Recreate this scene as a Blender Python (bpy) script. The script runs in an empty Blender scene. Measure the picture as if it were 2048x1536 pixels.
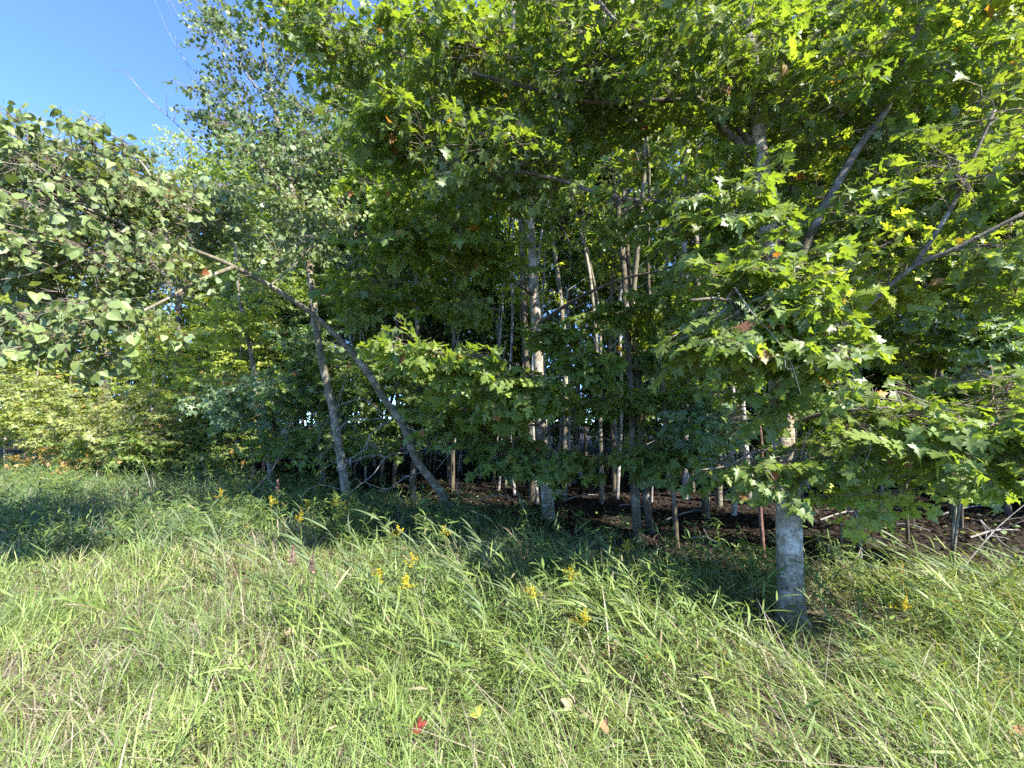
import bpy, math
import numpy as np
from mathutils import Matrix, Vector

# ------------------------------------------------------------------ camera, sky, sun, exposure
SC = bpy.context.scene
COL = SC.collection
F_PX, PITCH, EYE = 860.0, math.radians(5.4), 1.6
cam_d = bpy.data.cameras.new('camera'); cam = bpy.data.objects.new('camera', cam_d); COL.objects.link(cam)
cam_d.sensor_width = 36.0; cam_d.lens = 36.0 * F_PX / 2048.0
cam_d.clip_start = 0.05; cam_d.clip_end = 2000
cam.location = (0, 0, EYE); cam.rotation_euler = (math.pi / 2 + PITCH, 0, 0)
SC.camera = cam

SUN_DIR = Vector((0.66, -0.60, 0.84)).normalized()
w = bpy.data.worlds.new('World'); SC.world = w; w.use_nodes = True
nt = w.node_tree; nt.nodes.clear()
sky = nt.nodes.new('ShaderNodeTexSky'); sky.sky_type = 'NISHITA'; sky.sun_disc = False
sky.sun_elevation = math.asin(SUN_DIR.z)
sky.sun_rotation = math.atan2(SUN_DIR.x, SUN_DIR.y)
sky.air_density = 0.44; sky.dust_density = 0.05; sky.ozone_density = 8.0; sky.altitude = 300
bg = nt.nodes.new('ShaderNodeBackground'); bg.inputs['Strength'].default_value = 0.15
wo = nt.nodes.new('ShaderNodeOutputWorld')
nt.links.new(sky.outputs[0], bg.inputs[0]); nt.links.new(bg.outputs[0], wo.inputs[0])
sd = bpy.data.lights.new('sun', 'SUN'); sd.energy = 3.15; sd.angle = math.radians(0.5); sd.color = (1.0, 0.95, 0.86)
sun = bpy.data.objects.new('sun', sd); COL.objects.link(sun)
sun.rotation_euler = (-SUN_DIR).to_track_quat('-Z', 'Y').to_euler()
SC.view_settings.view_transform = 'Standard'; SC.view_settings.look = 'None'
SC.view_settings.exposure = 2.62; SC.view_settings.gamma = 1.0; SC.view_settings.use_curve_mapping = False
cy = SC.cycles
cy.max_bounces = 10; cy.diffuse_bounces = 6; cy.glossy_bounces = 2; cy.transmission_bounces = 5
cy.transparent_max_bounces = 4; cy.caustics_reflective = False; cy.caustics_refractive = False
cy.sample_clamp_indirect = 4.0; cy.use_denoising = False

# ------------------------------------------------------------------ helpers
R = np.random.default_rng(7)
CP, SP = math.cos(PITCH), math.sin(PITCH)

def at(px, py, Y):
    """point of the place seen in direction (px, py) of the photograph at distance Y north of the camera"""
    x = (px - 1024) / F_PX; v = (768 - py) / F_PX
    d = np.array([x, CP - v * SP, SP + v * CP])
    return np.array([0, 0, EYE]) + d * (Y / d[1])

def project(p):
    d = p - np.array([0, 0, EYE])
    dep = d[:, 1] * CP + d[:, 2] * SP
    v = -d[:, 1] * SP + d[:, 2] * CP
    dd = np.maximum(dep, 1e-3)
    return 1024 + F_PX * d[:, 0] / dd, 768 - F_PX * v / dd, dep

def nrm(a):
    return a / np.maximum(np.linalg.norm(a, axis=-1, keepdims=True), 1e-9)

def edge_y(x):
    return np.interp(x, [-22, -12, -8, -4, -1, .5, 2, 5.5, 12, 20], [21, 16.5, 12.5, 10.3, 8.2, 6.6, 5.0, 4.5, 3.6, 3])

def ground_z(x, y):
    x = np.asarray(x, float); y = np.asarray(y, float)
    z = 0.03 * np.sin(x * .9 + 1.3) * np.cos(y * .7) + 0.02 * np.sin(x * 2.3 + y * 1.7) + 0.012 * np.sin(x * 5.1 - y * 4.3)
    far = np.clip((np.hypot(x, y) - 25) / 60, 0, 1)
    inside = np.clip((y - edge_y(x)) / 3, 0, 1)
    return z * (1 - far) + inside * .05 * np.sin(x * .8 + y * .5) * (1 - far)

def field(x, y, s, seed):
    g = np.random.default_rng(seed); t = 0
    for k in range(6):
        a = g.uniform(0, 6.28); f = s * (1.45 ** k) ; ph = g.uniform(0, 6.28)
        t = t + np.sin((x * math.cos(a) + y * math.sin(a)) * f + ph) / (1.2 ** k)
    return t / 2.6

def build(name, V, F, mat, tint=None, parent=None, smooth=False, label=None, kind=None, origin=None):
    """V (n,3), F list of triangles (m,3); one mesh object"""
    V = np.ascontiguousarray(V, dtype=np.float32); F = np.ascontiguousarray(F, dtype=np.int32)
    if origin is not None: V = V - np.asarray(origin, np.float32)
    me = bpy.data.meshes.new(name)
    me.vertices.add(len(V)); me.vertices.foreach_set('co', V.ravel())
    me.loops.add(F.size); me.loops.foreach_set('vertex_index', F.ravel())
    me.polygons.add(len(F)); me.polygons.foreach_set('loop_start', np.arange(0, F.size, 3, dtype=np.int32))
    me.polygons.foreach_set('loop_total', np.full(len(F), 3, dtype=np.int32))
    if smooth: me.polygons.foreach_set('use_smooth', np.ones(len(F), dtype=bool))
    me.update(calc_edges=True)
    if tint is not None:
        a = me.color_attributes.new('tint', 'FLOAT_COLOR', 'POINT')
        c = np.ones((len(V), 4), np.float32); c[:, :3] = tint; a.data.foreach_set('color', c.ravel())
    me.materials.append(mat)
    o = bpy.data.objects.new(name, me); COL.objects.link(o)
    if parent is not None: o.parent = parent
    if label: o['label'] = label
    if kind: o['kind'] = kind
    return o

def thing(name, label, cat, loc=(0, 0, 0), group=None):
    o = bpy.data.objects.new(name, None); COL.objects.link(o); o.empty_display_size = .2
    o.location = tuple(float(v) for v in loc); o['label'] = label; o['category'] = cat
    if group: o['group'] = group
    return o

def smooth_path(P, rad, n=8):
    P = np.asarray(P, float); rad = np.asarray(rad, float)
    Q = np.vstack([2 * P[0] - P[1], P, 2 * P[-1] - P[-2]]); out = []; ro = []
    for i in range(len(P) - 1):
        p0, p1, p2, p3 = Q[i], Q[i + 1], Q[i + 2], Q[i + 3]
        for t in np.linspace(0, 1, n, endpoint=False):
            out.append(.5 * (2 * p1 + (p2 - p0) * t + (2 * p0 - 5 * p1 + 4 * p2 - p3) * t * t + (3 * p1 - p0 - 3 * p2 + p3) * t ** 3))
            ro.append(rad[i] * (1 - t) + rad[i + 1] * t)
    out.append(P[-1]); ro.append(rad[-1])
    return np.array(out), np.array(ro)

def tube(P, r, sides=6, bumpy=0.0, seed=0):
    P = np.asarray(P, float); r = np.asarray(r, float); n = len(P)
    T = nrm(np.gradient(P, axis=0))
    ref = np.array([0.31, 0.95, 0.05]) if abs(T[:, 2]).mean() > .6 else np.array([0.05, 0.1, 1.0])
    A = nrm(np.cross(T, ref)); B = np.cross(T, A)
    th = np.linspace(0, 2 * np.pi, sides, endpoint=False)
    rr = r[:, None] * np.ones((1, sides))
    if bumpy:
        g = np.random.default_rng(seed); s = np.linspace(0, n * .35, n)[:, None]
        m = 0
        for k in range(5):
            m = m + np.sin(th[None] * g.integers(1, 5) + s * g.uniform(-.9, .9) * (k + .6) + g.uniform(0, 6.28))
        rr = rr * (1 + bumpy * m / 3)
    V = P[:, None] + rr[..., None] * (np.cos(th)[None, :, None] * A[:, None] + np.sin(th)[None, :, None] * B[:, None])
    V = V.reshape(-1, 3)
    i = np.arange(n - 1)[:, None] * sides; j = np.arange(sides)[None]; k = (j + 1) % sides
    a = (i + j).ravel(); b = (i + k).ravel(); c = a + sides; d = b + sides
    F = np.vstack([np.c_[a, b, d], np.c_[a, d, c]])
    V = np.vstack([V, P[-1:]]); e = len(V) - 1; base = (n - 1) * sides
    F = np.vstack([F, np.c_[base + np.arange(sides), base + (np.arange(sides) + 1) % sides, np.full(sides, e)]])
    return V, F

def segs_tubes(A, B, ra, rb, sides=3):
    """many straight tapered twigs at once"""
    A = np.asarray(A); B = np.asarray(B); n = len(A)
    if n == 0: return np.zeros((0, 3)), np.zeros((0, 3), int)
    T = nrm(B - A); ref = np.where(np.abs(T[:, 2:3]) > .8, [[1., 0, 0]], [[0, 0, 1.]])
    U = nrm(np.cross(T, ref)); W = np.cross(T, U)
    th = np.arange(sides) * 2 * np.pi / sides
    ring = np.cos(th)[None, :, None] * U[:, None] + np.sin(th)[None, :, None] * W[:, None]
    V = np.concatenate([A[:, None] + ring * np.reshape(ra, (-1, 1, 1)), B[:, None] + ring * np.reshape(rb, (-1, 1, 1))], 1)
    f = []
    for j in range(sides):
        k = (j + 1) % sides; f += [[j, k, sides + k], [j, sides + k, sides + j]]
    F = (np.arange(n)[:, None, None] * 2 * sides + np.array(f)[None]).reshape(-1, 3)
    return V.reshape(-1, 3), F

def join(parts):
    V = []; F = []; n = 0
    for v, f in parts:
        if len(v) == 0: continue
        V.append(v); F.append(np.asarray(f) + n); n += len(v)
    if not V: return np.zeros((0, 3)), np.zeros((0, 3), int)
    return np.vstack(V), np.vstack(F)

# ------------------------------------------------------------------ materials
def mat(name):
    m = bpy.data.materials.new(name); m.use_nodes = True; m.node_tree.nodes.clear()
    return m, m.node_tree.nodes.new, m.node_tree.links.new

def leaf_mat(name, transl=.42, rough=.42, spec=.45, under=1.35, tcol=(1.45, 1.45, .36), rnd=.35, grain=40, gain=1.5):
    m, N, L = mat(name)
    at_ = N('ShaderNodeAttribute'); at_.attribute_name = 'tint'
    tc = N('ShaderNodeTexCoord'); nz = N('ShaderNodeTexNoise'); nz.inputs['Scale'].default_value = grain; nz.inputs['Detail'].default_value = 2
    L(tc.outputs['Object'], nz.inputs['Vector'])
    oi = N('ShaderNodeObjectInfo')
    r1 = N('ShaderNodeMapRange'); r1.inputs[3].default_value = gain * (1 - rnd * .5); r1.inputs[4].default_value = gain * (1 + rnd * .5)
    L(oi.outputs['Random'], r1.inputs[0])
    r2 = N('ShaderNodeMapRange'); r2.inputs[1].default_value = .3; r2.inputs[2].default_value = .7; r2.inputs[3].default_value = .78; r2.inputs[4].default_value = 1.22
    L(nz.outputs[0], r2.inputs[0])
    mu = N('ShaderNodeMath'); mu.operation = 'MULTIPLY'; L(r1.outputs[0], mu.inputs[0]); L(r2.outputs[0], mu.inputs[1])
    vm = N('ShaderNodeVectorMath'); vm.operation = 'SCALE'; L(at_.outputs['Color'], vm.inputs[0]); L(mu.outputs[0], vm.inputs['Scale'])
    ge = N('ShaderNodeNewGeometry')
    ul = N('ShaderNodeVectorMath'); ul.operation = 'MULTIPLY_ADD'; ul.inputs[1].default_value = (.95, .95, 1.25); ul.inputs[2].default_value = (.012 * under, .014 * under, .014 * under)
    L(vm.outputs[0], ul.inputs[0])
    mx = N('ShaderNodeMix'); mx.data_type = 'RGBA'; L(ge.outputs['Backfacing'], mx.inputs['Factor']); L(vm.outputs[0], mx.inputs['A']); L(ul.outputs[0], mx.inputs['B'])
    pb = N('ShaderNodeBsdfPrincipled'); pb.inputs['Roughness'].default_value = rough; pb.inputs['Specular IOR Level'].default_value = spec
    L(mx.outputs['Result'], pb.inputs['Base Color'])
    tv = N('ShaderNodeVectorMath'); tv.operation = 'MULTIPLY'; tv.inputs[1].default_value = tcol; L(vm.outputs[0], tv.inputs[0])
    tr = N('ShaderNodeBsdfTranslucent'); L(tv.outputs[0], tr.inputs['Color'])
    ad = N('ShaderNodeMixShader'); ad.inputs[0].default_value = transl; L(pb.outputs[0], ad.inputs[1]); L(tr.outputs[0], ad.inputs[2])
    o = N('ShaderNodeOutputMaterial'); L(ad.outputs[0], o.inputs['Surface'])
    return m

def bark_mat(name, c0, c1, c2, scale=6, patch=(.5, .62), rough=.85, stretch=.35, bump=.7, crack=.55):
    """c0 dark fissures, c1 main bark, c2 pale lichen or peeling patches"""
    m, N, L = mat(name)
    tc = N('ShaderNodeTexCoord'); mp = N('ShaderNodeMapping'); mp.inputs['Scale'].default_value = (1, 1, stretch); L(tc.outputs['Object'], mp.inputs['Vector'])
    n1 = N('ShaderNodeTexNoise'); n1.inputs['Scale'].default_value = scale * 5; n1.inputs['Detail'].default_value = 6; n1.inputs['Roughness'].default_value = .65; L(mp.outputs[0], n1.inputs['Vector'])
    n2 = N('ShaderNodeTexNoise'); n2.inputs['Scale'].default_value = scale; n2.inputs['Detail'].default_value = 5; L(tc.outputs['Object'], n2.inputs['Vector'])
    mp3 = N('ShaderNodeMapping'); mp3.inputs['Scale'].default_value = (1, 1, 5); L(tc.outputs['Object'], mp3.inputs['Vector'])
    n3 = N('ShaderNodeTexNoise'); n3.inputs['Scale'].default_value = scale * 2.2; n3.inputs['Detail'].default_value = 4; L(mp3.outputs[0], n3.inputs['Vector'])
    cr = N('ShaderNodeValToRGB'); e = cr.color_ramp.elements
    e[0].position = .30; e[0].color = (*c0, 1); e[1].position = .55; e[1].color = (*c1, 1); L(n1.outputs[0], cr.inputs[0])
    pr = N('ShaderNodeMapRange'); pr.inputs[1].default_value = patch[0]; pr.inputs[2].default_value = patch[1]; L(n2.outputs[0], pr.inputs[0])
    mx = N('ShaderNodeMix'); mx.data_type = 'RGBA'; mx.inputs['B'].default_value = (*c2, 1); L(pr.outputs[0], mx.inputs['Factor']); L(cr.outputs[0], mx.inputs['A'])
    lr = N('ShaderNodeMapRange'); lr.inputs[1].default_value = .60; lr.inputs[2].default_value = .68; lr.inputs[4].default_value = .6; L(n3.outputs[0], lr.inputs[0])
    m2 = N('ShaderNodeMix'); m2.data_type = 'RGBA'; m2.inputs['B'].default_value = (*[v * .8 for v in c0], 1); L(lr.outputs[0], m2.inputs['Factor']); L(mx.outputs['Result'], m2.inputs['A'])
    mp4 = N('ShaderNodeMapping'); mp4.inputs['Scale'].default_value = (1, 1, .22); L(tc.outputs['Object'], mp4.inputs['Vector'])
    dn = N('ShaderNodeMix'); dn.data_type = 'VECTOR'; dn.inputs['Factor'].default_value = .12; L(mp4.outputs[0], dn.inputs['A']); L(n2.outputs['Color'], dn.inputs['B'])
    vo = N('ShaderNodeTexVoronoi'); vo.feature = 'DISTANCE_TO_EDGE'; vo.inputs['Scale'].default_value = scale * 4.5; L(dn.outputs['Result'], vo.inputs['Vector'])
    ck = N('ShaderNodeMapRange'); ck.inputs[1].default_value = .0; ck.inputs[2].default_value = .07; ck.inputs[3].default_value = crack; ck.inputs[4].default_value = 0; L(vo.outputs['Distance'], ck.inputs[0])
    m3 = N('ShaderNodeMix'); m3.data_type = 'RGBA'; m3.inputs['B'].default_value = (*[v * .6 for v in c0], 1); L(ck.outputs[0], m3.inputs['Factor']); L(m2.outputs['Result'], m3.inputs['A'])
    pb = N('ShaderNodeBsdfPrincipled'); pb.inputs['Roughness'].default_value = rough; pb.inputs['Specular IOR Level'].default_value = .25
    L(m3.outputs['Result'], pb.inputs['Base Color'])
    bp = N('ShaderNodeBump'); bp.inputs['Strength'].default_value = bump; bp.inputs['Distance'].default_value = .01
    sm = N('ShaderNodeMath'); L(n1.outputs[0], sm.inputs[0]); L(n3.outputs[0], sm.inputs[1]); L(sm.outputs[0], bp.inputs['Height']); L(bp.outputs[0], pb.inputs['Normal'])
    o = N('ShaderNodeOutputMaterial'); L(pb.outputs[0], o.inputs['Surface'])
    return m

M_MAPLE = leaf_mat('maple_leaf', transl=.5, rough=.42, spec=.4, gain=2.2)
M_ASPEN = leaf_mat('aspen_leaf', transl=.38, rough=.5, spec=.4, tcol=(1.25, 1.2, .4), gain=1.9)
M_GRASS = leaf_mat('grass_blade', transl=.38, rough=.5, spec=.3, tcol=(1.25, 1.15, .35), under=.6, grain=9, gain=1.85)
M_DRY = leaf_mat('dry_leaf', transl=.2, rough=.7, spec=.2, tcol=(1.2, .9, .6), under=.5)
M_FLOWER = leaf_mat('goldenrod_flower', transl=.3, rough=.7, spec=.1, tcol=(1.1, 1, .4), under=0)
B_MAPLE = bark_mat('maple_bark', (.085, .062, .036), (.29, .25, .175), (.52, .48, .39), 8, (.50, .64), bump=1.0)  # bark and lichen lightened in place of sun on the trunk
B_LIMB = bark_mat('limb_bark', (.05, .04, .03), (.13, .11, .08), (.26, .24, .20), 7, (.54, .68))
B_ASPEN = bark_mat('aspen_bark', (.07, .056, .036), (.17, .15, .10), (.30, .28, .21), 7, (.5, .62), stretch=.6)
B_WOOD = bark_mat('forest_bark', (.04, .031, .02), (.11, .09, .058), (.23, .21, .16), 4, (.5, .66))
B_BIRCH = bark_mat('birch_bark', (.09, .072, .06), (.24, .22, .185), (.44, .42, .38), 5, (.42, .6), stretch=2.0)
B_TWIG = bark_mat('twig_bark', (.09, .06, .045), (.20, .15, .115), (.30, .26, .22), 9, (.5, .65), bump=.2)
B_DEAD = bark_mat('dead_wood', (.08, .07, .06), (.20, .18, .15), (.32, .30, .27), 9, (.5, .62), bump=.3)
B_RED = bark_mat('red_stem_bark', (.07, .035, .025), (.16, .085, .06), (.24, .16, .12), 9, (.52, .7), bump=.3)

def ground_material():
    m, N, L = mat('ground_soil')
    tc = N('ShaderNodeTexCoord')
    n1 = N('ShaderNodeTexNoise'); n1.inputs['Scale'].default_value = 9; n1.inputs['Detail'].default_value = 8; n1.inputs['Roughness'].default_value = .7; L(tc.outputs['Object'], n1.inputs['Vector'])
    vo = N('ShaderNodeTexVoronoi'); vo.inputs['Scale'].default_value = 26; L(tc.outputs['Object'], vo.inputs['Vector'])
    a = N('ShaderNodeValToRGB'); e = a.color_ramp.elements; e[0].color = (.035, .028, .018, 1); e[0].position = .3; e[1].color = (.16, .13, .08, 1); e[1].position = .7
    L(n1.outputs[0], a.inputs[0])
    b = N('ShaderNodeValToRGB'); e = b.color_ramp.elements; e[0].color = (.010, .008, .006, 1); e[0].position = .2; e[1].color = (.035, .026, .019, 1); e[1].position = .8  # wood floor near black: shade of the interior put into its colour
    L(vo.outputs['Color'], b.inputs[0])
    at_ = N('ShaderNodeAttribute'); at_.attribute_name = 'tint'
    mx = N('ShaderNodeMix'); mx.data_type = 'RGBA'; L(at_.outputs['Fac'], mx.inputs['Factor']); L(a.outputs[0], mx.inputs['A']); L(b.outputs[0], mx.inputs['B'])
    pb = N('ShaderNodeBsdfPrincipled'); pb.inputs['Roughness'].default_value = .95; pb.inputs['Specular IOR Level'].default_value = .1; L(mx.outputs['Result'], pb.inputs['Base Color'])
    bp = N('ShaderNodeBump'); bp.inputs['Strength'].default_value = .8; bp.inputs['Distance'].default_value = .03; L(n1.outputs[0], bp.inputs['Height']); L(bp.outputs[0], pb.inputs['Normal'])
    o = N('ShaderNodeOutputMaterial'); L(pb.outputs[0], o.inputs['Surface'])
    return m

# ------------------------------------------------------------------ ground
def make_ground():
    xs = np.concatenate([[-900, -300, -120, -60], np.arange(-30, 30.1, .3), [60, 120, 300, 900]])
    ys = np.concatenate([[-900, -300, -90, -30, -10], np.arange(-4, 34.1, .3), [60, 120, 300, 900]])
    X, Y = np.meshgrid(xs, ys); Z = ground_z(X, Y)
    V = np.c_[X.ravel(), Y.ravel(), Z.ravel()]; nx = len(xs)
    i, j = np.meshgrid(np.arange(len(ys) - 1), np.arange(nx - 1), indexing='ij'); a = (i * nx + j).ravel()
    F = np.vstack([np.c_[a, a + 1, a + nx + 1], np.c_[a, a + nx + 1, a + nx]])
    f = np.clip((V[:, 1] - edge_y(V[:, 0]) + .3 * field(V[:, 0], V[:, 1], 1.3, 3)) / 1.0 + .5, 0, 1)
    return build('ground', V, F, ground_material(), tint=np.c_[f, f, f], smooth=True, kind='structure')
make_ground()

# ------------------------------------------------------------------ leaf shapes: 2D outline (x across, y along), z fold
def leaf_shape(kind):
    if kind == 'maple_fine':
        h = [(.10, -.02), (.30, -.10), (.52, .02), (.36, .10), (.40, .20), (.30, .24), (.50, .36), (.72, .40), (.62, .50), (.66, .64), (.46, .60), (.24, .52), (.27, .68), (.36, .76), (.17, .84)]
        tip = (0, 1.12)
    elif kind == 'maple':
        h = [(.30, -.10), (.50, .03), (.31, .18), (.52, .32), (.70, .46), (.48, .60), (.25, .54), (.31, .80), (.14, .88)]
        tip = (0, 1.16)
    elif kind == 'maple_low':
        h = [(.44, -.02), (.22, .24), (.70, .50), (.17, .52)]
        tip = (0, 1.05)
    elif kind == 'lance_far':
        P = np.array([(0, 0, 0), (.085, .35, .02), (.06, .7, 0), (0, 1, -.12), (-.06, .7, 0), (-.085, .35, .02)], float)
        return P, np.array([[0, 1, 5], [1, 2, 4], [1, 4, 5], [2, 3, 4]])
    elif kind == 'maple_far':
        P = np.array([(0, 0, 0), (.58, .30, .06), (.20, .48, 0), (0, 1.05, -.08), (-.20, .48, 0), (-.58, .30, .06)], float)
        return P, np.array([[0, 1, 2], [0, 2, 3], [0, 3, 4], [0, 4, 5]])
    elif kind == 'aspen_far':
        P = np.array([(0, 0, 0), (.44, .22, .06), (.34, .62, .03), (0, 1.0, -.08), (-.34, .62, .03), (-.44, .22, .06)], float)
        return P, np.array([[0, 1, 2], [0, 2, 3], [0, 3, 4], [0, 4, 5]])
    elif kind == 'aspen_fine':
        h = [(.20, -.05), (.38, .06), (.46, .24), (.47, .36), (.38, .55), (.30, .68), (.16, .82)]
        tip = (0, 1.0)
    elif kind == 'aspen':
        h = [(.26, .0), (.47, .24), (.38, .56), (.16, .82)]
        tip = (0, 1.0)
    elif kind == 'oval':
        h = [(.30, .25), (.28, .62)]; tip = (0, 1.0)
    elif kind == 'lance':
        h = [(.07, .2), (.08, .5), (.04, .8)]; tip = (0, 1.0)
    else:
        h = [(.38, .45)]; tip = (0, 1.0)
    n = len(h)
    pts = [(0, 0)] + h + [tip] + [(-x, y) for x, y in reversed(h)]
    P = np.array([(x, y, 0.22 * abs(x) - .10 * y * y) for x, y in pts], float)
    if kind in ('diamond',):
        return P, np.array([[0, 1, 2], [0, 2, 3]])
    c = len(P); P = np.vstack([P, [0, .38, -.015]])
    F = [[c, i, (i + 1) % c] for i in range(c)]
    return P, np.array(F)
SHAPES = {k: leaf_shape(k) for k in ('maple_fine', 'maple', 'maple_low', 'aspen_fine', 'aspen', 'oval', 'lance', 'diamond', 'maple_far', 'aspen_far', 'lance_far')}

def leaves_geo(pos, d, n, size, tint, shape, rng):
    P, F = SHAPES[shape]; N = len(pos); m = len(P)
    y = nrm(d); x = nrm(np.cross(y, n)); z = np.cross(x, y)
    Q = np.repeat(P[None], N, 0)
    curl = rng.normal(.15, .5, (N, 1)); fold = rng.normal(.8, 1.0, (N, 1)); wv = rng.normal(0, .2, (N, 1))
    Q[:, :, 2] = Q[:, :, 2] * fold - curl * .5 * Q[:, :, 1] ** 2 + wv * Q[:, :, 0]
    Q[:, :, 0] *= rng.uniform(.85, 1.12, (N, 1))
    V = pos[:, None] + size[:, None, None] * (Q[..., 0:1] * x[:, None] + Q[..., 1:2] * y[:, None] + Q[..., 2:3] * z[:, None])
    FF = (F[None] + (np.arange(N) * m)[:, None, None]).reshape(-1, 3)
    return V.reshape(-1, 3), FF, np.repeat(tint, m, 0)

# ------------------------------------------------------------------ sprays: fans of leaves on twigs
def spray_template(rng, style):
    pos = []; d = []; n = []; sg = []
    def add(p, dr, droop=.35):
        dr = np.array(dr, float); dr = dr / np.linalg.norm(dr)
        pet = rng.uniform(.06, .14)
        pos.append(p + dr * pet + np.array([0, 0, -.02])); sg.append((p, p + dr * pet + np.array([0, 0, -.02]), .35))
        dd = dr + np.array([0, 0, -droop * rng.uniform(.3, 3.2)]); d.append(dd / np.linalg.norm(dd))
        nn = np.array([rng.normal(0, .3), rng.normal(0, .3), 1.0]); n.append(nn)
    if style == 'maple':
        main = [np.array([t, .05 * math.sin(t * 3 + rng.uniform(0, 6)), -.10 * t * t]) for t in np.linspace(0, 1, 5)]
        for a, b in zip(main[:-1], main[1:]): sg.append((a, b, 1))
        for k, t in enumerate((.25, .5, .75)):
            p = main[k + 1]
            for s in (-1, 1):
                if rng.random() < .85:
                    ang = math.radians(rng.uniform(35, 60)) * s; L = rng.uniform(.25, .5) * (1.2 - t)
                    q = p + L * np.array([math.cos(ang), math.sin(ang), -.12]); sg.append((p, q, .6))
                    for s2 in (-1, 0, 1):
                        a2 = ang + s2 * math.radians(rng.uniform(35, 70)); add(q, (math.cos(a2), math.sin(a2), 0))
                    if rng.random() < .6:
                        mid = (p + q) / 2; a2 = ang - s * 1.1; add(mid, (math.cos(a2), math.sin(a2), 0))
                else:
                    ang = math.radians(rng.uniform(40, 80)) * s; add(p, (math.cos(ang), math.sin(ang), 0))
        for a2 in (-1.2, -.5, .1, .7, 1.3):
            add(main[-1], (math.cos(a2), math.sin(a2), 0))
    else:   # aspen / birch: leaves hang on long petioles all round the twig
        main = [np.array([t, .08 * math.sin(t * 4 + rng.uniform(0, 6)), .06 * math.sin(t * 3)]) for t in np.linspace(0, 1, 5)]
        for a, b in zip(main[:-1], main[1:]): sg.append((a, b, 1))
        for k in range(15):
            t = rng.uniform(.12, 1); p = np.array([t, 0, 0]) + np.array([0, rng.normal(0, .04), rng.normal(0, .04)])
            if rng.random() < .55:
                ang = rng.choice([-1, 1]) * rng.uniform(.5, 1.1); L = rng.uniform(.12, .38)
                q = p + L * np.array([math.cos(ang), math.sin(ang), rng.normal(.05, .25)]); sg.append((p, q, .5)); p = q
            a2 = rng.uniform(-2.2, 2.2); dr = np.array([math.cos(a2), math.sin(a2), rng.normal(-.35, .35)])
            pet = rng.uniform(.06, .16); dr = dr / np.linalg.norm(dr); q = p + dr * pet; sg.append((p, q, .3)); pos.append(q)
            dd = dr * .55 + np.array([0, 0, -.75]) + rng.normal(0, .25, 3); d.append(dd / np.linalg.norm(dd))
            nn = np.array([rng.normal(.3, .5), rng.normal(-.2, .6), .75]); n.append(nn)
    return np.array(pos), np.array(d), np.array(n), sg
_tr = np.random.default_rng(5)
TEMPL = {'maple': [spray_template(_tr, 'maple') for _ in range(14)], 'aspen': [spray_template(_tr, 'aspen') for _ in range(14)]}

def sprays(B, out, L, style, rng, flat=.25, up_bias=0.0):
    """B bases (n,3), out directions, L lengths -> leaf arrays and twig segments"""
    n = len(B); x = nrm(out)
    upv = np.tile([0, 0, 1.], (n, 1)) + rng.normal(0, flat, (n, 3))
    y = nrm(np.cross(upv, x)); z = np.cross(x, y)
    which = rng.integers(0, 14, n)
    PO, DI, NO, SA, SB, SR, SI = [], [], [], [], [], [], []
    for k in range(14):
        I = np.where(which == k)[0]
        if len(I) == 0: continue
        p, d, nn, sg = TEMPL[style][k]
        Fm = np.stack([x[I], y[I], z[I]], 1)            # rows are axes
        PO.append((B[I][:, None] + L[I][:, None, None] * (p[None] @ Fm)).reshape(-1, 3))
        DI.append((np.repeat(d[None], len(I), 0) @ Fm).reshape(-1, 3)); NO.append((np.repeat(nn[None], len(I), 0) @ Fm).reshape(-1, 3))
        SI.append(np.repeat(I, len(p)))
        a = np.array([s[0] for s in sg]); b = np.array([s[1] for s in sg]); r = np.array([s[2] for s in sg])
        SA.append((B[I][:, None] + L[I][:, None, None] * (a[None] @ Fm)).reshape(-1, 3))
        SB.append((B[I][:, None] + L[I][:, None, None] * (b[None] @ Fm)).reshape(-1, 3)); SR.append(np.tile(r, len(I)))
    pos = np.vstack(PO); d = np.vstack(DI); nn = np.vstack(NO)
    d = nrm(d + rng.normal(0, .16, d.shape)); nn = nrm(nn + rng.normal(0, .22, nn.shape))
    return pos, d, nn, np.concatenate(SI), np.vstack(SA), np.vstack(SB), np.concatenate(SR)

def grow(skel, C, L, rng, r0=.011):
    """attach spray centres C to a skeleton of points, nearest first, so that branches fork from each other"""
    S = [np.asarray(skel)]; S = np.vstack(S)
    dist = np.array([np.min(np.linalg.norm(S - c, axis=1)) for c in C]); order = np.argsort(dist)
    cap = len(S) + len(C) * 3; buf = np.zeros((cap, 3)); buf[:len(S)] = S; m = len(S)
    bases = np.zeros_like(C); outs = np.zeros_like(C); A = []; Bb = []; ra = []; rb = []
    for i in order:
        c = C[i]; dd = np.linalg.norm(buf[:m] - c, axis=1); dd += np.where(buf[:m, 2] > c[2] + .3, .25, 0)
        q = buf[np.argmin(dd)]; v = c - q; ln = np.linalg.norm(v) + 1e-6
        o = v / ln * .8 + nrm(c - skel.mean(0)) * .35 + rng.normal(0, .28, 3) * np.array([1, 1, .35]); o = o / np.linalg.norm(o)
        o[2] *= .6; o /= np.linalg.norm(o)
        base = c - o * L[i] * .5
        if np.linalg.norm(base - q) > 2.2 * ln + L[i]: base = q
        mid = (q + base) / 2 + rng.normal(0, .05, 3) * np.linalg.norm(base - q) + np.array([0, 0, .06 * np.linalg.norm(base - q)])
        rr = r0 * min(1.0, .45 + ln * .6)
        A += [q, mid]; Bb += [mid, base]; ra += [rr, rr * .75]; rb += [rr * .75, rr * .5]
        bases[i] = base; outs[i] = o
        buf[m] = mid; buf[m + 1] = base; buf[m + 2] = base + o * L[i] * .5; m += 3
    return bases, outs, np.array(A), np.array(Bb), np.array(ra), np.array(rb)

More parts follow.
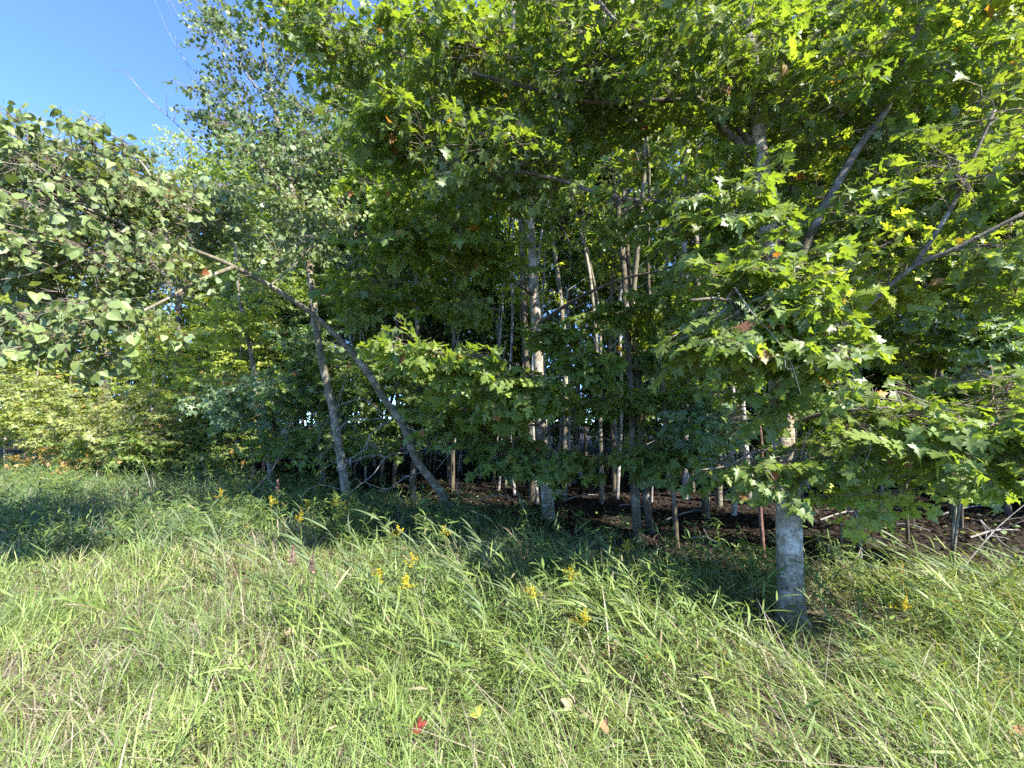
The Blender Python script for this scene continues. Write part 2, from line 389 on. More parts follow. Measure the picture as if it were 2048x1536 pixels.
def in_blob(c, r, n, rng, shell=.55):
    u = nrm(rng.normal(0, 1, (n, 3))); rad = rng.uniform(0, 1, (n, 1)) ** shell
    return np.asarray(c)[None] + u * rad * np.asarray(r)[None]

PAL = {
    'maple': (np.array([.050, .080, .020]), np.array([.122, .150, .034])),
    'maple_dark': (np.array([.048, .078, .020]), np.array([.100, .134, .032])),
    'yellow': (np.array([.098, .135, .026]), np.array([.205, .218, .040])),
    'aspen': (np.array([.075, .108, .034]), np.array([.145, .178, .060])),
    'aspen_dark': (np.array([.034, .060, .022]), np.array([.085, .118, .038])),
    'blue': (np.array([.055, .092, .050]), np.array([.12, .155, .08])),
    'shrub': (np.array([.080, .100, .032]), np.array([.150, .160, .050])),
    'autumn': (np.array([.13, .09, .03]), np.array([.20, .13, .045])),
}
def tints(n, pal, rng, group=None, odd=.004):
    a, b = PAL[pal]; t = rng.beta(1.6, 2.2, (n, 1))
    if group is not None:
        gt = rng.beta(1.5, 1.8, group.max() + 1); t = .55 * t + .45 * gt[group][:, None]
    c = a * (1 - t) + b * t
    o = rng.random(n) < odd
    k = rng.random((o.sum(), 1)); c[o] = np.array([.16, .06, .025]) * (1 - k) + np.array([.20, .14, .04]) * k
    return c

LEAF_MESHES = {}
def leaf_variants(shape, pal):
    key = (shape, pal)
    if key not in LEAF_MESHES:
        rng = np.random.default_rng(abs(hash(shape + pal)) % 1000 if False else len(LEAF_MESHES) + 11); out = []
        for k in range(16):
            tn = tints(1, pal, rng, odd=0)
            if k == 15: tn = np.array([[.12, .06, .03]])
            V, F, T = leaves_geo(np.zeros((1, 3)), np.array([[0, 1., 0]]), np.array([[0, 0, 1.]]), np.ones(1), tn, shape, rng)
            me_o = build('leaf', V, F, M_ASPEN if 'aspen' in shape else M_MAPLE, T, smooth=False)
            out.append(me_o.data); bpy.data.objects.remove(me_o)
        LEAF_MESHES[key] = out
    return LEAF_MESHES[key]

def single_leaves(root, pos, d, n, size, shape, pal, rng, odd=.008):
    vs = leaf_variants(shape, pal); y = nrm(d); x = nrm(np.cross(y, n)); z = np.cross(x, y); loc = np.array(root.location)
    for i in range(len(pos)):
        k = 15 if rng.random() < odd else int(rng.integers(0, 15))
        o = bpy.data.objects.new('leaf', vs[k]); COL.objects.link(o); o.parent = root
        s = size[i]
        Mx = np.eye(4); Mx[:3, 0] = x[i] * s; Mx[:3, 1] = y[i] * s; Mx[:3, 2] = z[i] * s; Mx[:3, 3] = pos[i] - loc
        o.matrix_local = Matrix(Mx.tolist())

TREES = {}
def tree(name, label, cat, trunk, limbs, blobs, style='maple', pal='maple', leaf=.1, shape='maple', fine='maple_fine', singles=0,
         bark=None, group=None, seed=1, sides=12, bumpy=.05, spray_len=(.4, .65), lowres=None, odd=.004, twig_r=.0035, flat=.25, sub=8, extra_skel=None, foliage_mat=None):
    """trunk (P, r), limbs [(P, r)], blobs [(centre, radii, n, palette or None)]"""
    rng = np.random.default_rng(seed)
    P, r = smooth_path(*trunk, n=sub); base = P[0].copy(); base[2] = ground_z(base[0], base[1])
    root = thing(name, label, cat, base, group)
    V, F = tube(P, r, sides, bumpy, seed)
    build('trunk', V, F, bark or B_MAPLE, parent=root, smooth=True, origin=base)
    skel = [P[len(P) // 3:]]
    for lp in limbs:
        Q, q = smooth_path(lp[0], lp[1], n=5); skel.append(Q)
        V, F = tube(Q, q, max(5, sides // 2), bumpy * .6, seed + 3)
        build('limb', V, F, (bark or B_LIMB), parent=root, smooth=True, origin=base)
    if not blobs: return root
    skel = np.vstack(skel); C = []; pl = []
    for b in blobs:
        C.append(in_blob(b[0], b[1], b[2], rng)); pl += [b[3] if len(b) > 3 and b[3] else pal] * b[2]
    C = np.vstack(C); pl = np.array(pl); L = rng.uniform(spray_len[0], spray_len[1], len(C))
    B, out, A, Bb, ra, rb = grow(skel, C, L, rng)
    pos, d, n, sid, sa, sb, sr = sprays(B, out, L, style, rng, flat)
    _, _, dep_ = project(sa); kk = (sr > .45) | (dep_ < 4.6); kk &= (sr > .7) | (dep_ < 9); sa, sb, sr = sa[kk], sb[kk], sr[kk]
    V1 = segs_tubes(A, Bb, ra, rb, 4); V2 = segs_tubes(sa, sb, sr * twig_r, sr * twig_r * .7, 3)
    V, F = join([V1, V2])
    build('twigs', V, F, B_TWIG, parent=root, origin=base, kind='stuff')
    size = leaf * rng.uniform(.5, 1.22, len(pos)) * rng.choice([1, 1, .8], len(pos))
    tn = np.zeros((len(pos), 3)); lp = pl[sid]
    for p in np.unique(lp):
        I = lp == p; tn[I] = tints(I.sum(), p, rng, sid[I], odd)
    keep = pos[:, 2] > .05
    if singles:
        px, py, dep = project(pos)
        sc = np.where((px > 0) & (px < 2048) & (py > 0) & (py < 1536) & (dep > .3) & keep, size / np.maximum(dep, .3), 0)
        I = np.argsort(-sc)[:singles]; I = I[sc[I] > 0]
        single_leaves(root, pos[I], d[I], n[I], size[I], fine, pal, rng, odd=odd * 2.5); keep[I] = False
    px, py, dep = project(pos); inview = (px > -700) & (px < 2750) & (py > -350) & (dep > .5); spx = 860 * size / np.maximum(dep, .5); parts = []; tt = []
    far = {'maple': 'maple_far', 'maple_low': 'maple_far', 'aspen': 'aspen_far'}.get(shape, shape)
    lod = np.where(inview & (spx > 11), 0, 1) if base[1] < 30 and abs(base[0]) + base[1] > .5 else np.ones(len(pos), int)
    for lv, shp in ((0, shape if shape != 'maple' else 'maple'), (1, far)):
        I = keep & (lod == lv)
        if I.any(): V, F, T = leaves_geo(pos[I], d[I], n[I], size[I], tn[I], shp, rng); parts.append((V, F)); tt.append(T)
    V, F = join(parts); T = np.vstack(tt)
    build('foliage', V, F, foliage_mat or (M_ASPEN if style == 'aspen' else M_MAPLE), T, parent=root, origin=base, kind='stuff')
    return root

def path(*pts):
    return np.array([at(*p) for p in pts])
def bl(px, py, Y, rx, ry, rz, n, pal=None):
    return (at(px, py, Y), (rx, ry, rz), n, pal)

# ------------------------------------------------------------------ the big maple at the edge of the grass
tp = path((1583, 1250, 3.66), (1580, 1130, 3.66), (1574, 950, 3.70), (1562, 790, 3.75), (1545, 560, 3.85), (1520, 300, 4.0), (1498, 60, 4.1))
tp[0, 2] = .10
tp = np.vstack([tp[:1] + [[.01, -.01, -.14]], tp, tp[-1] + [[-.05, .05, 1.4], [-.1, .1, 3.2], [-.1, .1, 4.6]]])
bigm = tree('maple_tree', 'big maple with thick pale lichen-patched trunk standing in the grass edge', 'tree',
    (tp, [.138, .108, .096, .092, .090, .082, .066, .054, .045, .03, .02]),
    [(path((1552, 640, 3.82), (1620, 470, 3.6), (1714, 300, 3.5), (1765, 232, 3.45), (1800, 150, 3.4), (1850, 20, 3.3)), [.045, .036, .030, .027, .024, .02]),
     (path((1568, 790, 3.74), (1640, 700, 3.5), (1741, 606, 3.3), (1826, 534, 3.15), (1905, 500, 3.0), (2060, 420, 2.8)), [.032, .024, .020, .018, .016, .012]),
     (path((1826, 534, 3.15), (1900, 420, 3.1), (1943, 325, 3.05), (1990, 220, 3.0)), [.02, .015, .012, .008]),
     (path((1525, 330, 3.98), (1440, 250, 4.0), (1380, 180, 4.1), (1312, 113, 4.2), (1227, 38, 4.3), (1150, -60, 4.4)), [.036, .032, .029, .025, .02, .015]),
     (path((1535, 480, 3.9), (1400, 415, 4.0), (1230, 395, 4.1), (1080, 350, 4.2), (930, 330, 4.3), (830, 240, 4.4)), [.032, .026, .021, .018, .014, .008]),
     (path((1518, 300, 4.0), (1400, 205, 4.1), (1185, 205, 4.2), (1000, 160, 4.3), (800, 110, 4.4), (650, 50, 4.5)), [.034, .028, .022, .018, .014, .008]),
     (path((1572, 850, 3.72), (1690, 820, 3.4), (1830, 850, 3.0), (1960, 890, 2.8), (2100, 940, 2.6)), [.022, .017, .014, .011, .007]),
     (path((1556, 720, 3.78), (1500, 640, 3.3), (1450, 600, 2.9), (1380, 600, 2.7)), [.022, .016, .012, .007]),
     (path((1578, 960, 3.68), (1640, 930, 3.4), (1700, 960, 3.3), (1790, 990, 3.3)), [.013, .01, .008, .004]),
     (path((1574, 930, 3.70), (1520, 900, 3.5), (1460, 930, 3.3), (1400, 940, 3.2)), [.014, .01, .008, .004])],
    [bl(1480, 160, 3.9, 1.2, 1.2, .9, 130), bl(1850, 120, 3.7, 1.2, 1.0, .8, 50, 'yellow'), bl(1850, 100, 3.6, 1.2, 1.0, .8, 60), bl(1780, 260, 3.8, 1.0, .9, .7, 60), bl(1980, 330, 3.3, .7, .8, .5, 48), bl(1760, 320, 5.2, 1.2, .8, .7, 56, 'yellow'), bl(1980, 200, 5.0, 1.0, .8, .8, 46, 'yellow'), bl(1650, 480, 5.3, .9, .7, .5, 30, 'yellow'), bl(1950, 520, 4.9, .8, .6, .4, 30, 'yellow'),  # yellow sprays: backlit glow of the upper right crown put into leaf tint
     bl(1240, 90, 4.2, 1.0, 1.1, .8, 120), bl(1130, 190, 4.4, .9, .9, .5, 60), bl(920, 110, 4.4, .8, .8, .55, 84), bl(690, 90, 4.5, .45, .6, .45, 44), bl(600, 20, 4.5, .4, .5, .3, 16), bl(820, 260, 4.4, .6, .6, .35, 44), bl(1010, 330, 4.3, .8, .6, .3, 55),
     bl(1290, 400, 4.1, .7, .7, .2, 20), bl(1450, 430, 3.5, .45, .5, .35, 36), bl(1540, 590, 3.05, .42, .35, .34, 50), bl(1440, 660, 2.95, .32, .3, .16, 16),
     bl(1620, 680, 3.1, .34, .3, .26, 22), bl(1780, 420, 3.5, .7, .6, .25, 36), bl(1960, 540, 3.3, .5, .6, .25, 24), bl(1700, 560, 3.6, .5, .5, .25, 18, 'yellow'),
     bl(1850, 830, 3.0, .5, .35, .13, 34), bl(1990, 880, 2.85, .4, .45, .16, 44), bl(1960, 780, 3.3, .45, .4, .14, 24), bl(1560, 800, 3.45, .16, .1, .12, 5), bl(1500, 925, 3.45, .42, .25, .05, 12), bl(1660, 915, 3.35, .25, .2, .08, 9), bl(1740, 985, 3.3, .2, .15, .05, 5, 'yellow'),
     ((2.3, 4.8, 7.4), (2.6, 1.8, 1.5), 110, None), ((-.6, 5.1, 6.3), (1.6, 1.3, .8), 36, None)],
    leaf=.086, singles=300, seed=21, sides=28, bumpy=.035, sub=14, odd=.008, twig_r=.003)

# ------------------------------------------------------------------ second maple, behind
tp = path((1098, 1045, 7.4), (1090, 930, 7.4), (1082, 840, 7.4), (1070, 600, 7.5), (1058, 400, 7.6), (1045, 280, 7.7), (1030, 100, 7.8))
tp[0, 2] = -.02; tp = np.vstack([tp, tp[-1] + [[-.1, 0, 3]]])
tree('maple_tree', 'slim grey maple trunk in the middle, its low branches layered over the dark wood', 'tree',
    (tp, [.115, .098, .092, .082, .07, .06, .045, .02]),
    [(path((1078, 770, 7.45), (1040, 735, 6.6), (980, 715, 5.5), (880, 705, 4.7), (780, 708, 4.3)), [.04, .032, .024, .016, .008]),
     (path((1068, 590, 7.5), (1000, 545, 6.5), (900, 500, 5.6), (760, 450, 5.2)), [.04, .03, .022, .01]),
     (path((1072, 650, 7.5), (1150, 600, 6.6), (1240, 560, 5.8), (1330, 540, 5.4)), [.035, .028, .02, .01]),
     (path((1086, 880, 7.4), (1120, 850, 7.0), (1220, 880, 6.3), (1340, 915, 5.7)), [.025, .02, .014, .008]),
     (path((1083, 850, 7.4), (1020, 850, 7.0), (940, 850, 6.6)), [.02, .015, .008])],
    [bl(810, 700, 4.4, .28, .3, .07, 11), bl(920, 728, 4.7, .38, .4, .12, 20), bl(1050, 768, 5.0, .42, .4, .15, 22), bl(1190, 725, 5.3, .45, .5, .13, 18), bl(1110, 672, 5.7, .5, .5, .08, 14), bl(1215, 630, 5.9, .5, .4, .07, 12), bl(1360, 645, 5.6, .4, .4, .09, 10), bl(930, 610, 6.0, .5, .5, .06, 8), bl(1240, 800, 5.9, .5, .4, .1, 14), bl(1040, 790, 5.7, .7, .6, .28, 45), bl(830, 480, 5.5, .8, .8, .28, 42, 'maple'),
     bl(960, 510, 5.6, .9, .7, .2, 30), bl(1290, 600, 5.5, .7, .6, .16, 16), bl(740, 590, 6.3, .6, .6, .3, 24, 'maple'), bl(880, 590, 6.5, .6, .6, .14, 20, 'maple_dark'), bl(930, 830, 6.6, .8, .5, .3, 60),
     bl(1110, 915, 6.3, .8, .5, .12, 34), bl(1330, 905, 5.8, .65, .35, .10, 30), bl(1010, 900, 6.8, .7, .5, .18, 32, 'maple_dark'), bl(1090, 400, 7.0, 1.4, 1.2, .5, 18), bl(800, 380, 6.5, .7, .8, .35, 30, 'maple'), bl(1310, 690, 6.2, .6, .5, .25, 30), bl(1020, 200, 7.2, 1.8, 1.2, .8, 40)],
    leaf=.105, shape='maple', singles=260, seed=33, sides=16, bumpy=.03, odd=.006)

# ------------------------------------------------------------------ upright aspen
tp = path((700, 1035, 8.0), (692, 980, 8.0), (668, 830, 8.0), (640, 700, 8.0), (612, 500, 8.1), (578, 350, 8.2), (548, 210, 8.3), (522, 60, 8.4))
tp[0, 2] = -.02; tp = np.vstack([tp, tp[-1] + [[-.2, 0, 2.2]]])
tree('aspen_tree', 'upright aspen with dark round leaves, its crown standing against the blue sky', 'tree',
    (tp, [.10, .082, .074, .068, .06, .05, .038, .025, .008]),
    [(path((600, 440, 8.1), (520, 330, 8.0), (440, 250, 8.0), (400, 190, 8.0)), [.03, .022, .016, .006]),
     (path((585, 370, 8.2), (640, 280, 8.1), (680, 200, 8.1)), [.026, .018, .006]),
     (path((550, 220, 8.3), (480, 130, 8.3), (430, 40, 8.3)), [.022, .016, .006]),
     (path((545, 200, 8.3), (600, 100, 8.3), (620, 0, 8.3)), [.02, .014, .006]),
     (path((578, 350, 8.2), (500, 240, 8.4), (450, 120, 8.5), (400, 20, 8.5)), [.02, .014, .01, .005])],
    [bl(560, 270, 8.1, 1.0, .9, .75, 54), bl(445, 220, 8.0, .55, .7, .8, 50), bl(640, 300, 8.1, .55, .6, .5, 34), bl(500, 120, 8.3, .9, .8, .9, 66), bl(430, 40, 8.3, .5, .5, .6, 36, 'aspen'), bl(600, 50, 8.4, .8, .7, .9, 50),
     bl(540, -120, 8.4, 1.3, 1., 1.2, 90), bl(640, 420, 7.8, .7, .6, .35, 40, 'aspen'), bl(530, 400, 7.6, .8, .6, .35, 44, 'aspen'), bl(560, 330, 7.7, 1.0, .7, .4, 40), bl(600, 500, 7.4, .7, .6, .4, 36, 'aspen'), bl(590, 200, 7.9, .8, .7, .6, 34)],
    style='aspen', pal='aspen_dark', leaf=.088, shape='aspen', fine='aspen_fine', singles=200, bark=B_ASPEN, seed=5, spray_len=(.35, .6), odd=.0, flat=.5)

# ------------------------------------------------------------------ leaning aspen
tp = path((915, 1050, 7.6), (882, 985, 7.45), (833, 918, 7.25), (806, 850, 7.05), (766, 795, 6.9), (737, 748, 6.7), (690, 690, 6.4), (620, 625, 6.0), (540, 572, 5.6), (465, 532, 5.2), (400, 505, 4.9), (335, 480, 4.6), (260, 455, 4.3), (180, 420, 4.0), (90, 380, 3.8))
tp[0, 2] = -.02
tree('aspen_tree', 'long bare aspen trunk bowing over to the left, round leaves in its fallen-over crown', 'tree',
    (tp, [.086, .072, .063, .063, .054, .055, .042, .038, .031, .027, .023, .019, .014, .009, .004]),
    [(path((465, 535, 5.2), (430, 548, 4.9), (390, 565, 4.6), (330, 600, 4.3), (250, 640, 4.0), (180, 680, 3.8)), [.026, .022, .018, .015, .011, .005]),
     (path((335, 480, 4.6), (318, 420, 4.6), (300, 350, 4.6), (250, 290, 4.5), (180, 230, 4.4)), [.02, .016, .013, .009, .004]),
     (path((260, 455, 4.3), (180, 500, 3.9), (90, 540, 3.6), (0, 560, 3.4)), [.016, .012, .009, .004]),
     (path((540, 572, 5.6), (600, 520, 5.7), (640, 470, 5.8)), [.014, .01, .004])],
    [bl(110, 350, 3.9, .75, .6, .40, 60), bl(270, 400, 4.4, .6, .5, .36, 40), bl(20, 480, 3.6, .7, .5, .38, 40), bl(130, 520, 3.9, .6, .5, .25, 26), bl(235, 640, 3.8, .42, .32, .12, 20), bl(150, 700, 3.7, .36, .3, .16, 18), bl(40, 660, 3.6, .35, .3, .2, 14),
     bl(440, 420, 5.8, .6, .4, .35, 34), bl(330, 545, 4.5, .55, .4, .14, 16), bl(620, 480, 5.8, .5, .5, .3, 18), bl(-120, 400, 3.6, .8, .8, .8, 26), bl(230, 520, 4.3, .7, .6, .35, 46), bl(420, 470, 5.9, .5, .4, .3, 30), bl(60, 420, 4.3, .8, .6, .5, 60), bl(330, 420, 4.7, .6, .5, .35, 34), bl(100, 600, 4.2, .6, .5, .3, 36), bl(260, 340, 4.9, .6, .5, .25, 26), bl(200, 290, 4.5, .35, .4, .14, 12), bl(30, 300, 4.2, .5, .5, .2, 20), bl(520, 520, 5.4, .35, .3, .2, 10)],
    style='aspen', pal='aspen', leaf=.084, shape='aspen', fine='aspen_fine', singles=300, bark=B_ASPEN, seed=8, sides=16, bumpy=.04, spray_len=(.3, .55), odd=.008, flat=.5)

# ------------------------------------------------------------------ other trees of the edge, each with its own place
def simple_tree(name, label, cat, pts, r0, r1, blobs, **kw):
    P = path(*pts); P[0, 2] = -.03; r = np.linspace(r0, r1, len(P))
    return tree(name, label, cat, (P, r), kw.pop('limbs', []), blobs, **kw)
G = 'trees of the wood edge'
simple_tree('maple_tree', 'thin leaning maple left of the bowed aspen, leaves dull blue green', 'tree', [(549, 965, 11), (535, 900, 11), (518, 840, 11), (505, 720, 11), (480, 600, 11), (470, 470, 11), (465, 380, 11)], .085, .03,
    [bl(470, 640, 10.5, 1.0, .9, .7, 50, 'yellow'), bl(600, 780, 9.5, 1.1, .9, .55, 90, 'blue'), bl(480, 800, 10, 1.0, .8, .6, 80, 'blue'), bl(620, 690, 9.2, .9, .8, .4, 50, 'blue'), bl(470, 420, 11, 1.2, 1, 1.2, 90, 'aspen'), bl(580, 880, 10, .9, .6, .35, 40, 'maple_dark'), bl(540, 560, 10.5, 1.1, .9, .7, 60, 'aspen')],
    leaf=.12, shape='maple_low', singles=60, fine='maple', seed=61, bark=B_ASPEN, sides=8, spray_len=(.45, .8))
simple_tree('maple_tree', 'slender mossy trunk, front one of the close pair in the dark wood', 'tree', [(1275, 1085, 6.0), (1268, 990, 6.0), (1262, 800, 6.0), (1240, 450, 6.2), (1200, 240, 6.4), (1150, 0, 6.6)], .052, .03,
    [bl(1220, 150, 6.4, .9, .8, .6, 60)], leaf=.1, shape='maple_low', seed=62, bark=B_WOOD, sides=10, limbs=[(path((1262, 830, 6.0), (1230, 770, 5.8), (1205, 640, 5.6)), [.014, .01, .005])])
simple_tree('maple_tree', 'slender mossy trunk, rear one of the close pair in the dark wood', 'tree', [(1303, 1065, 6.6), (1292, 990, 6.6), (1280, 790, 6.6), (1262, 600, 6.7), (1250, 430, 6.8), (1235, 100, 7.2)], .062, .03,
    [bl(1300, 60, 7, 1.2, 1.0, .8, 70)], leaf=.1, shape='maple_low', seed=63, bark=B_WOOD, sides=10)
simple_tree('birch_tree', 'pale birch trunk rising into the bright leaves behind the big maple', 'tree', [(1372, 980, 9.5), (1370, 700, 9.5), (1367, 430, 9.6), (1365, 200, 9.8), (1368, 60, 10)], .085, .05,
    [bl(1380, 60, 9.5, 1.8, 1.4, 1.2, 90, 'yellow')], leaf=.12, shape='maple_low', seed=64, bark=B_BIRCH, sides=10)
simple_tree('birch_tree', 'white birch trunk just left of the big maple, low in the wood', 'tree', [(1502, 1008, 8.6), (1490, 900, 8.7), (1478, 700, 8.8), (1470, 400, 9)], .085, .05,
    [bl(1400, 640, 8.2, 1.0, .9, .6, 60)], leaf=.12, shape='maple_low', seed=65, bark=B_BIRCH, sides=10)
simple_tree('maple_sapling', 'slim grey sapling with a kink, right of the big maple', 'tree', [(1722, 1120, 5.6), (1710, 1000, 5.6), (1707, 850, 5.6), (1703, 760, 5.6), (1722, 690, 5.6), (1735, 600, 5.6), (1730, 440, 5.8)], .032, .018,
    [bl(1690, 860, 5.2, .7, .5, .25, 30), bl(1820, 900, 5.3, .6, .5, .12, 14), bl(1640, 800, 5.4, .5, .4, .3, 20), bl(1740, 520, 5.6, .6, .5, .3, 30, 'yellow')],
    leaf=.095, seed=66, bark=B_WOOD, sides=8, singles=80, fine='maple', limbs=[(path((1704, 770, 5.6), (1735, 715, 5.3), (1790, 660, 5.0)), [.014, .01, .004])])
simple_tree('maple_sapling', 'thin straight grey sapling farther right, in front of dark litter', 'tree', [(1816, 1090, 5.9), (1812, 980, 5.9), (1810, 850, 5.9), (1806, 640, 6)], .022, .012,
    [bl(1880, 600, 5.6, .9, .6, .5, 60, 'blue'), bl(1980, 680, 5.4, .7, .5, .3, 40, 'blue'), bl(1860, 700, 5.8, .6, .5, .3, 26)], leaf=.1, seed=67, bark=B_WOOD, sides=8, singles=60, fine='maple')
simple_tree('aspen_sapling', 'left stem of two pale saplings standing close together on the right', 'tree', [(1903, 1150, 4.9), (1906, 1060, 4.9), (1912, 985, 4.85), (1925, 900, 4.8)], .017, .010,
    [bl(1960, 940, 4.6, .5, .4, .2, 18)], leaf=.09, seed=68, bark=B_ASPEN, sides=8)
simple_tree('aspen_sapling', 'right stem of two pale saplings standing close together on the right', 'tree', [(1910, 1170, 4.8), (1908, 1100, 4.8), (1918, 1020, 4.75), (1926, 960, 4.7), (1950, 880, 4.6)], .017, .009,
    [bl(1890, 930, 4.5, .4, .35, .2, 16)], leaf=.09, seed=69, bark=B_ASPEN, sides=8)
simple_tree('aspen_sapling', 'white knee-high forked sapling beside the kinked grey one', 'tree', [(1722, 1128, 5.0), (1720, 1070, 5.0), (1716, 1040, 5.0), (1705, 1015, 5.0)], .014, .006, [], bark=B_BIRCH, sides=7, seed=70,
    limbs=[(path((1717, 1045, 5.0), (1730, 1010, 5.0), (1736, 975, 5.0)), [.008, .006, .003])])
simple_tree('maple_sapling', 'short pale sapling stem with few yellowing leaves near the big trunk', 'tree', [(1686, 1150, 5.2), (1683, 1080, 5.2), (1680, 1010, 5.2)], .013, .008,
    [bl(1690, 990, 5.1, .16, .14, .08, 4, 'yellow')], leaf=.085, bark=B_ASPEN, sides=7, seed=71)
simple_tree('cherry_sapling', 'reddish brown slim stem rising close behind the big trunk', 'tree', [(1528, 1110, 5.2), (1520, 1000, 5.2), (1524, 900, 5.2), (1515, 780, 5.2), (1540, 640, 5.3)], .024, .014,
    [bl(1440, 840, 5.4, .6, .45, .3, 44, 'blue'), bl(1420, 800, 5.6, .5, .45, .25, 22)], bark=B_RED, leaf=.09, sides=8, seed=72, singles=60, fine='maple')
simple_tree('maple_tree', 'dull mid-sized trunk between the mossy pair and the white birch', 'tree', [(1412, 1035, 7.6), (1408, 930, 7.6), (1400, 700, 7.7), (1390, 400, 7.9)], .068, .045, [bl(1400, 760, 7.2, .8, .7, .5, 50, 'maple_dark')], leaf=.11, shape='maple_low', seed=73, bark=B_WOOD, sides=10)
simple_tree('birch_tree', 'short curved pale trunk half hidden under leaves near the white birch', 'tree', [(1466, 1020, 7.8), (1470, 970, 7.8), (1462, 900, 7.8), (1466, 800, 7.9), (1455, 560, 8)], .05, .035, [], bark=B_BIRCH, seed=74, sides=9)
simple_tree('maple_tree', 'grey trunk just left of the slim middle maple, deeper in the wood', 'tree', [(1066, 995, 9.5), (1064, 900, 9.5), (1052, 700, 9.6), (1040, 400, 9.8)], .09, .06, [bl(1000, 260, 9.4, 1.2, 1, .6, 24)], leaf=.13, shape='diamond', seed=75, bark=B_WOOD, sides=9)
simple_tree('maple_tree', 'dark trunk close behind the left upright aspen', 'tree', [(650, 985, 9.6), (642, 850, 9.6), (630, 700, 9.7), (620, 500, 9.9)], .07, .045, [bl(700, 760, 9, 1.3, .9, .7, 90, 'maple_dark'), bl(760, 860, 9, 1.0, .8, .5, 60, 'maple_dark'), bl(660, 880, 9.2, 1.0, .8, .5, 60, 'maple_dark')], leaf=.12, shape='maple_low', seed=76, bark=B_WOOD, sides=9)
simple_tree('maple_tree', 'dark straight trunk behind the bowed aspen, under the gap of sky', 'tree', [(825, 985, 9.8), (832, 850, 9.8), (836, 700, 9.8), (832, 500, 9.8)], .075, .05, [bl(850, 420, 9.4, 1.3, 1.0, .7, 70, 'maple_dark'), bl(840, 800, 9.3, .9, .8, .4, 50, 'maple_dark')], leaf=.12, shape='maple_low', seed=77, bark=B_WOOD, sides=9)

MT = [(1012, 965, 11.5, .05, 'pale thin trunk left of the slim middle maple, rising past the sky gap'), (1130, 960, 11, .045, 'first thin pale trunk right of the slim middle maple'), (1163, 950, 13, .055, 'second thin pale trunk right of the slim middle maple'), (1205, 985, 9.2, .04, 'thin light trunk left of the mossy pair, ending above in leaves'),
      (1236, 955, 12, .055, 'light grey trunk seen just left of the mossy pair'), (1335, 965, 10.5, .05, 'straight pale trunk right of the mossy pair'), (960, 955, 13, .055, 'pale trunk standing in the sky gap'), (900, 950, 14, .06, 'grey trunk at the left end of the sky gap'), (1105, 945, 15, .07, 'far pale trunk showing above the middle layered leaves'), (1290, 950, 14, .07, 'far pale trunk between the mossy pair and the straight one')]
for i, (px, py, Y, rr, lab) in enumerate(MT):
    b = at(px, py, Y); rng_ = np.random.default_rng(600 + i); P = np.array([[b[0] + rng_.normal(0, .05) * z ** .7, Y + rng_.normal(0, .05), z] for z in (-.05, 2, 4, 6, 8.5, 11)])
    tw = [(np.array([P[k], P[k] + [rng_.normal(0, .4), rng_.normal(0, .3), .3], P[k] + [rng_.normal(0, .8), rng_.normal(0, .5), .7]]), [.016, .010, .003]) for k in (1, 2, 3, 4)]
    tree('slender_tree', lab, 'tree', (P, rr * .8 * np.array([1.15, 1, .9, .8, .6, .3])), tw, [((P[-1][0], Y, 10.5), (1.5, 1.3, 1.6), 60, 'yellow' if i % 3 == 0 else 'maple')], leaf=.15, shape='diamond', seed=610 + i, bark=B_BIRCH if i % 3 else B_ASPEN, sides=8, spray_len=(.5, .9), odd=0, bumpy=.03)

# small leafy trees closing the view on the left, bright yellow green with orange
LS = [(70, 800, 14, 'shrub', 'low yellow-green maple at the far left edge of the wood'), (215, 850, 13.5, 'shrub', 'small maple turning orange at its foot, far left by the grass'),
      (330, 760, 14.5, 'yellow', 'bright yellow-green young maple beyond the hanging aspen leaves'), (430, 860, 13, 'maple', 'rounded green young maple beside the thin leaning trunk'),
      (150, 640, 17, 'yellow', 'taller yellow-green maple rising behind the low left ones'), (560, 650, 16, 'aspen', 'pale airy young tree seen between the aspen trunks'),
      (20, 700, 15.5, 'yellow', 'yellow-green maple under the hanging aspen leaves at the far left'), (300, 850, 12.6, 'shrub', 'low spreading maple with pale leaves right of the orange one'), (480, 740, 13.5, 'yellow', 'bright yellow maple glowing right behind the thin leaning trunk')]
for i, (px, py, Y, pal, lab) in enumerate(LS):
    c = at(px, py, Y); hgt = c[2] + 1.6
    P = np.array([[c[0] + .3, Y, -.05], [c[0] + .1, Y, hgt * .35], [c[0], Y, hgt * .7], [c[0], Y, hgt]])
    bls = [(c, (1.8, 1.3, 1.2), 130, pal), (c + [0, 0, -1.0 if c[2] > 2 else -.35], (1.9, 1.3, .8), 90, pal), (c + [.5, -.9, -.6], (1.0, .5, .5), 30, 'maple' if i % 2 else 'shrub')]
    if i == 1: bls += [(np.array([c[0] - .9, Y - 1.0, .75]), (.6, .3, .3), 6, 'autumn'), (np.array([c[0] + .5, Y - 1.1, .55]), (.8, .3, .25), 6, 'autumn')]
    if i in (2, 4, 6, 8): bls += [(c + [0, 0, 1.5], (1.5, 1.1, .9), 70, 'yellow')]; P[3, 2] += 1.3
    tree('young_maple', lab, 'tree', (P, [.05, .04, .03, .012]), [], bls, pal=pal, leaf=.125, shape='maple_low', seed=100 + i, bark=B_ASPEN, sides=7, spray_len=(.45, .8), odd=.02)
LT = [(60, 330, 18, 2.0, 'shrub', 'tall tree with rounded top at the far left against the sky'), (380, 330, 18.5, 1.8, 'yellow', 'tall pale tree whose top shows left of the dark aspen crown'), (235, 400, 17, 1.9, 'maple', 'tall green tree between the two far left tops'),
      (690, 380, 15, 1.5, 'blue', 'pale blue-green birch crown in the gap between aspen and maple'), (560, 470, 17, 1.8, 'aspen', 'tall pale tree directly behind the upright aspen'), (470, 520, 20, 2.2, 'yellow', 'far tall tree behind the thin leaning maple')]
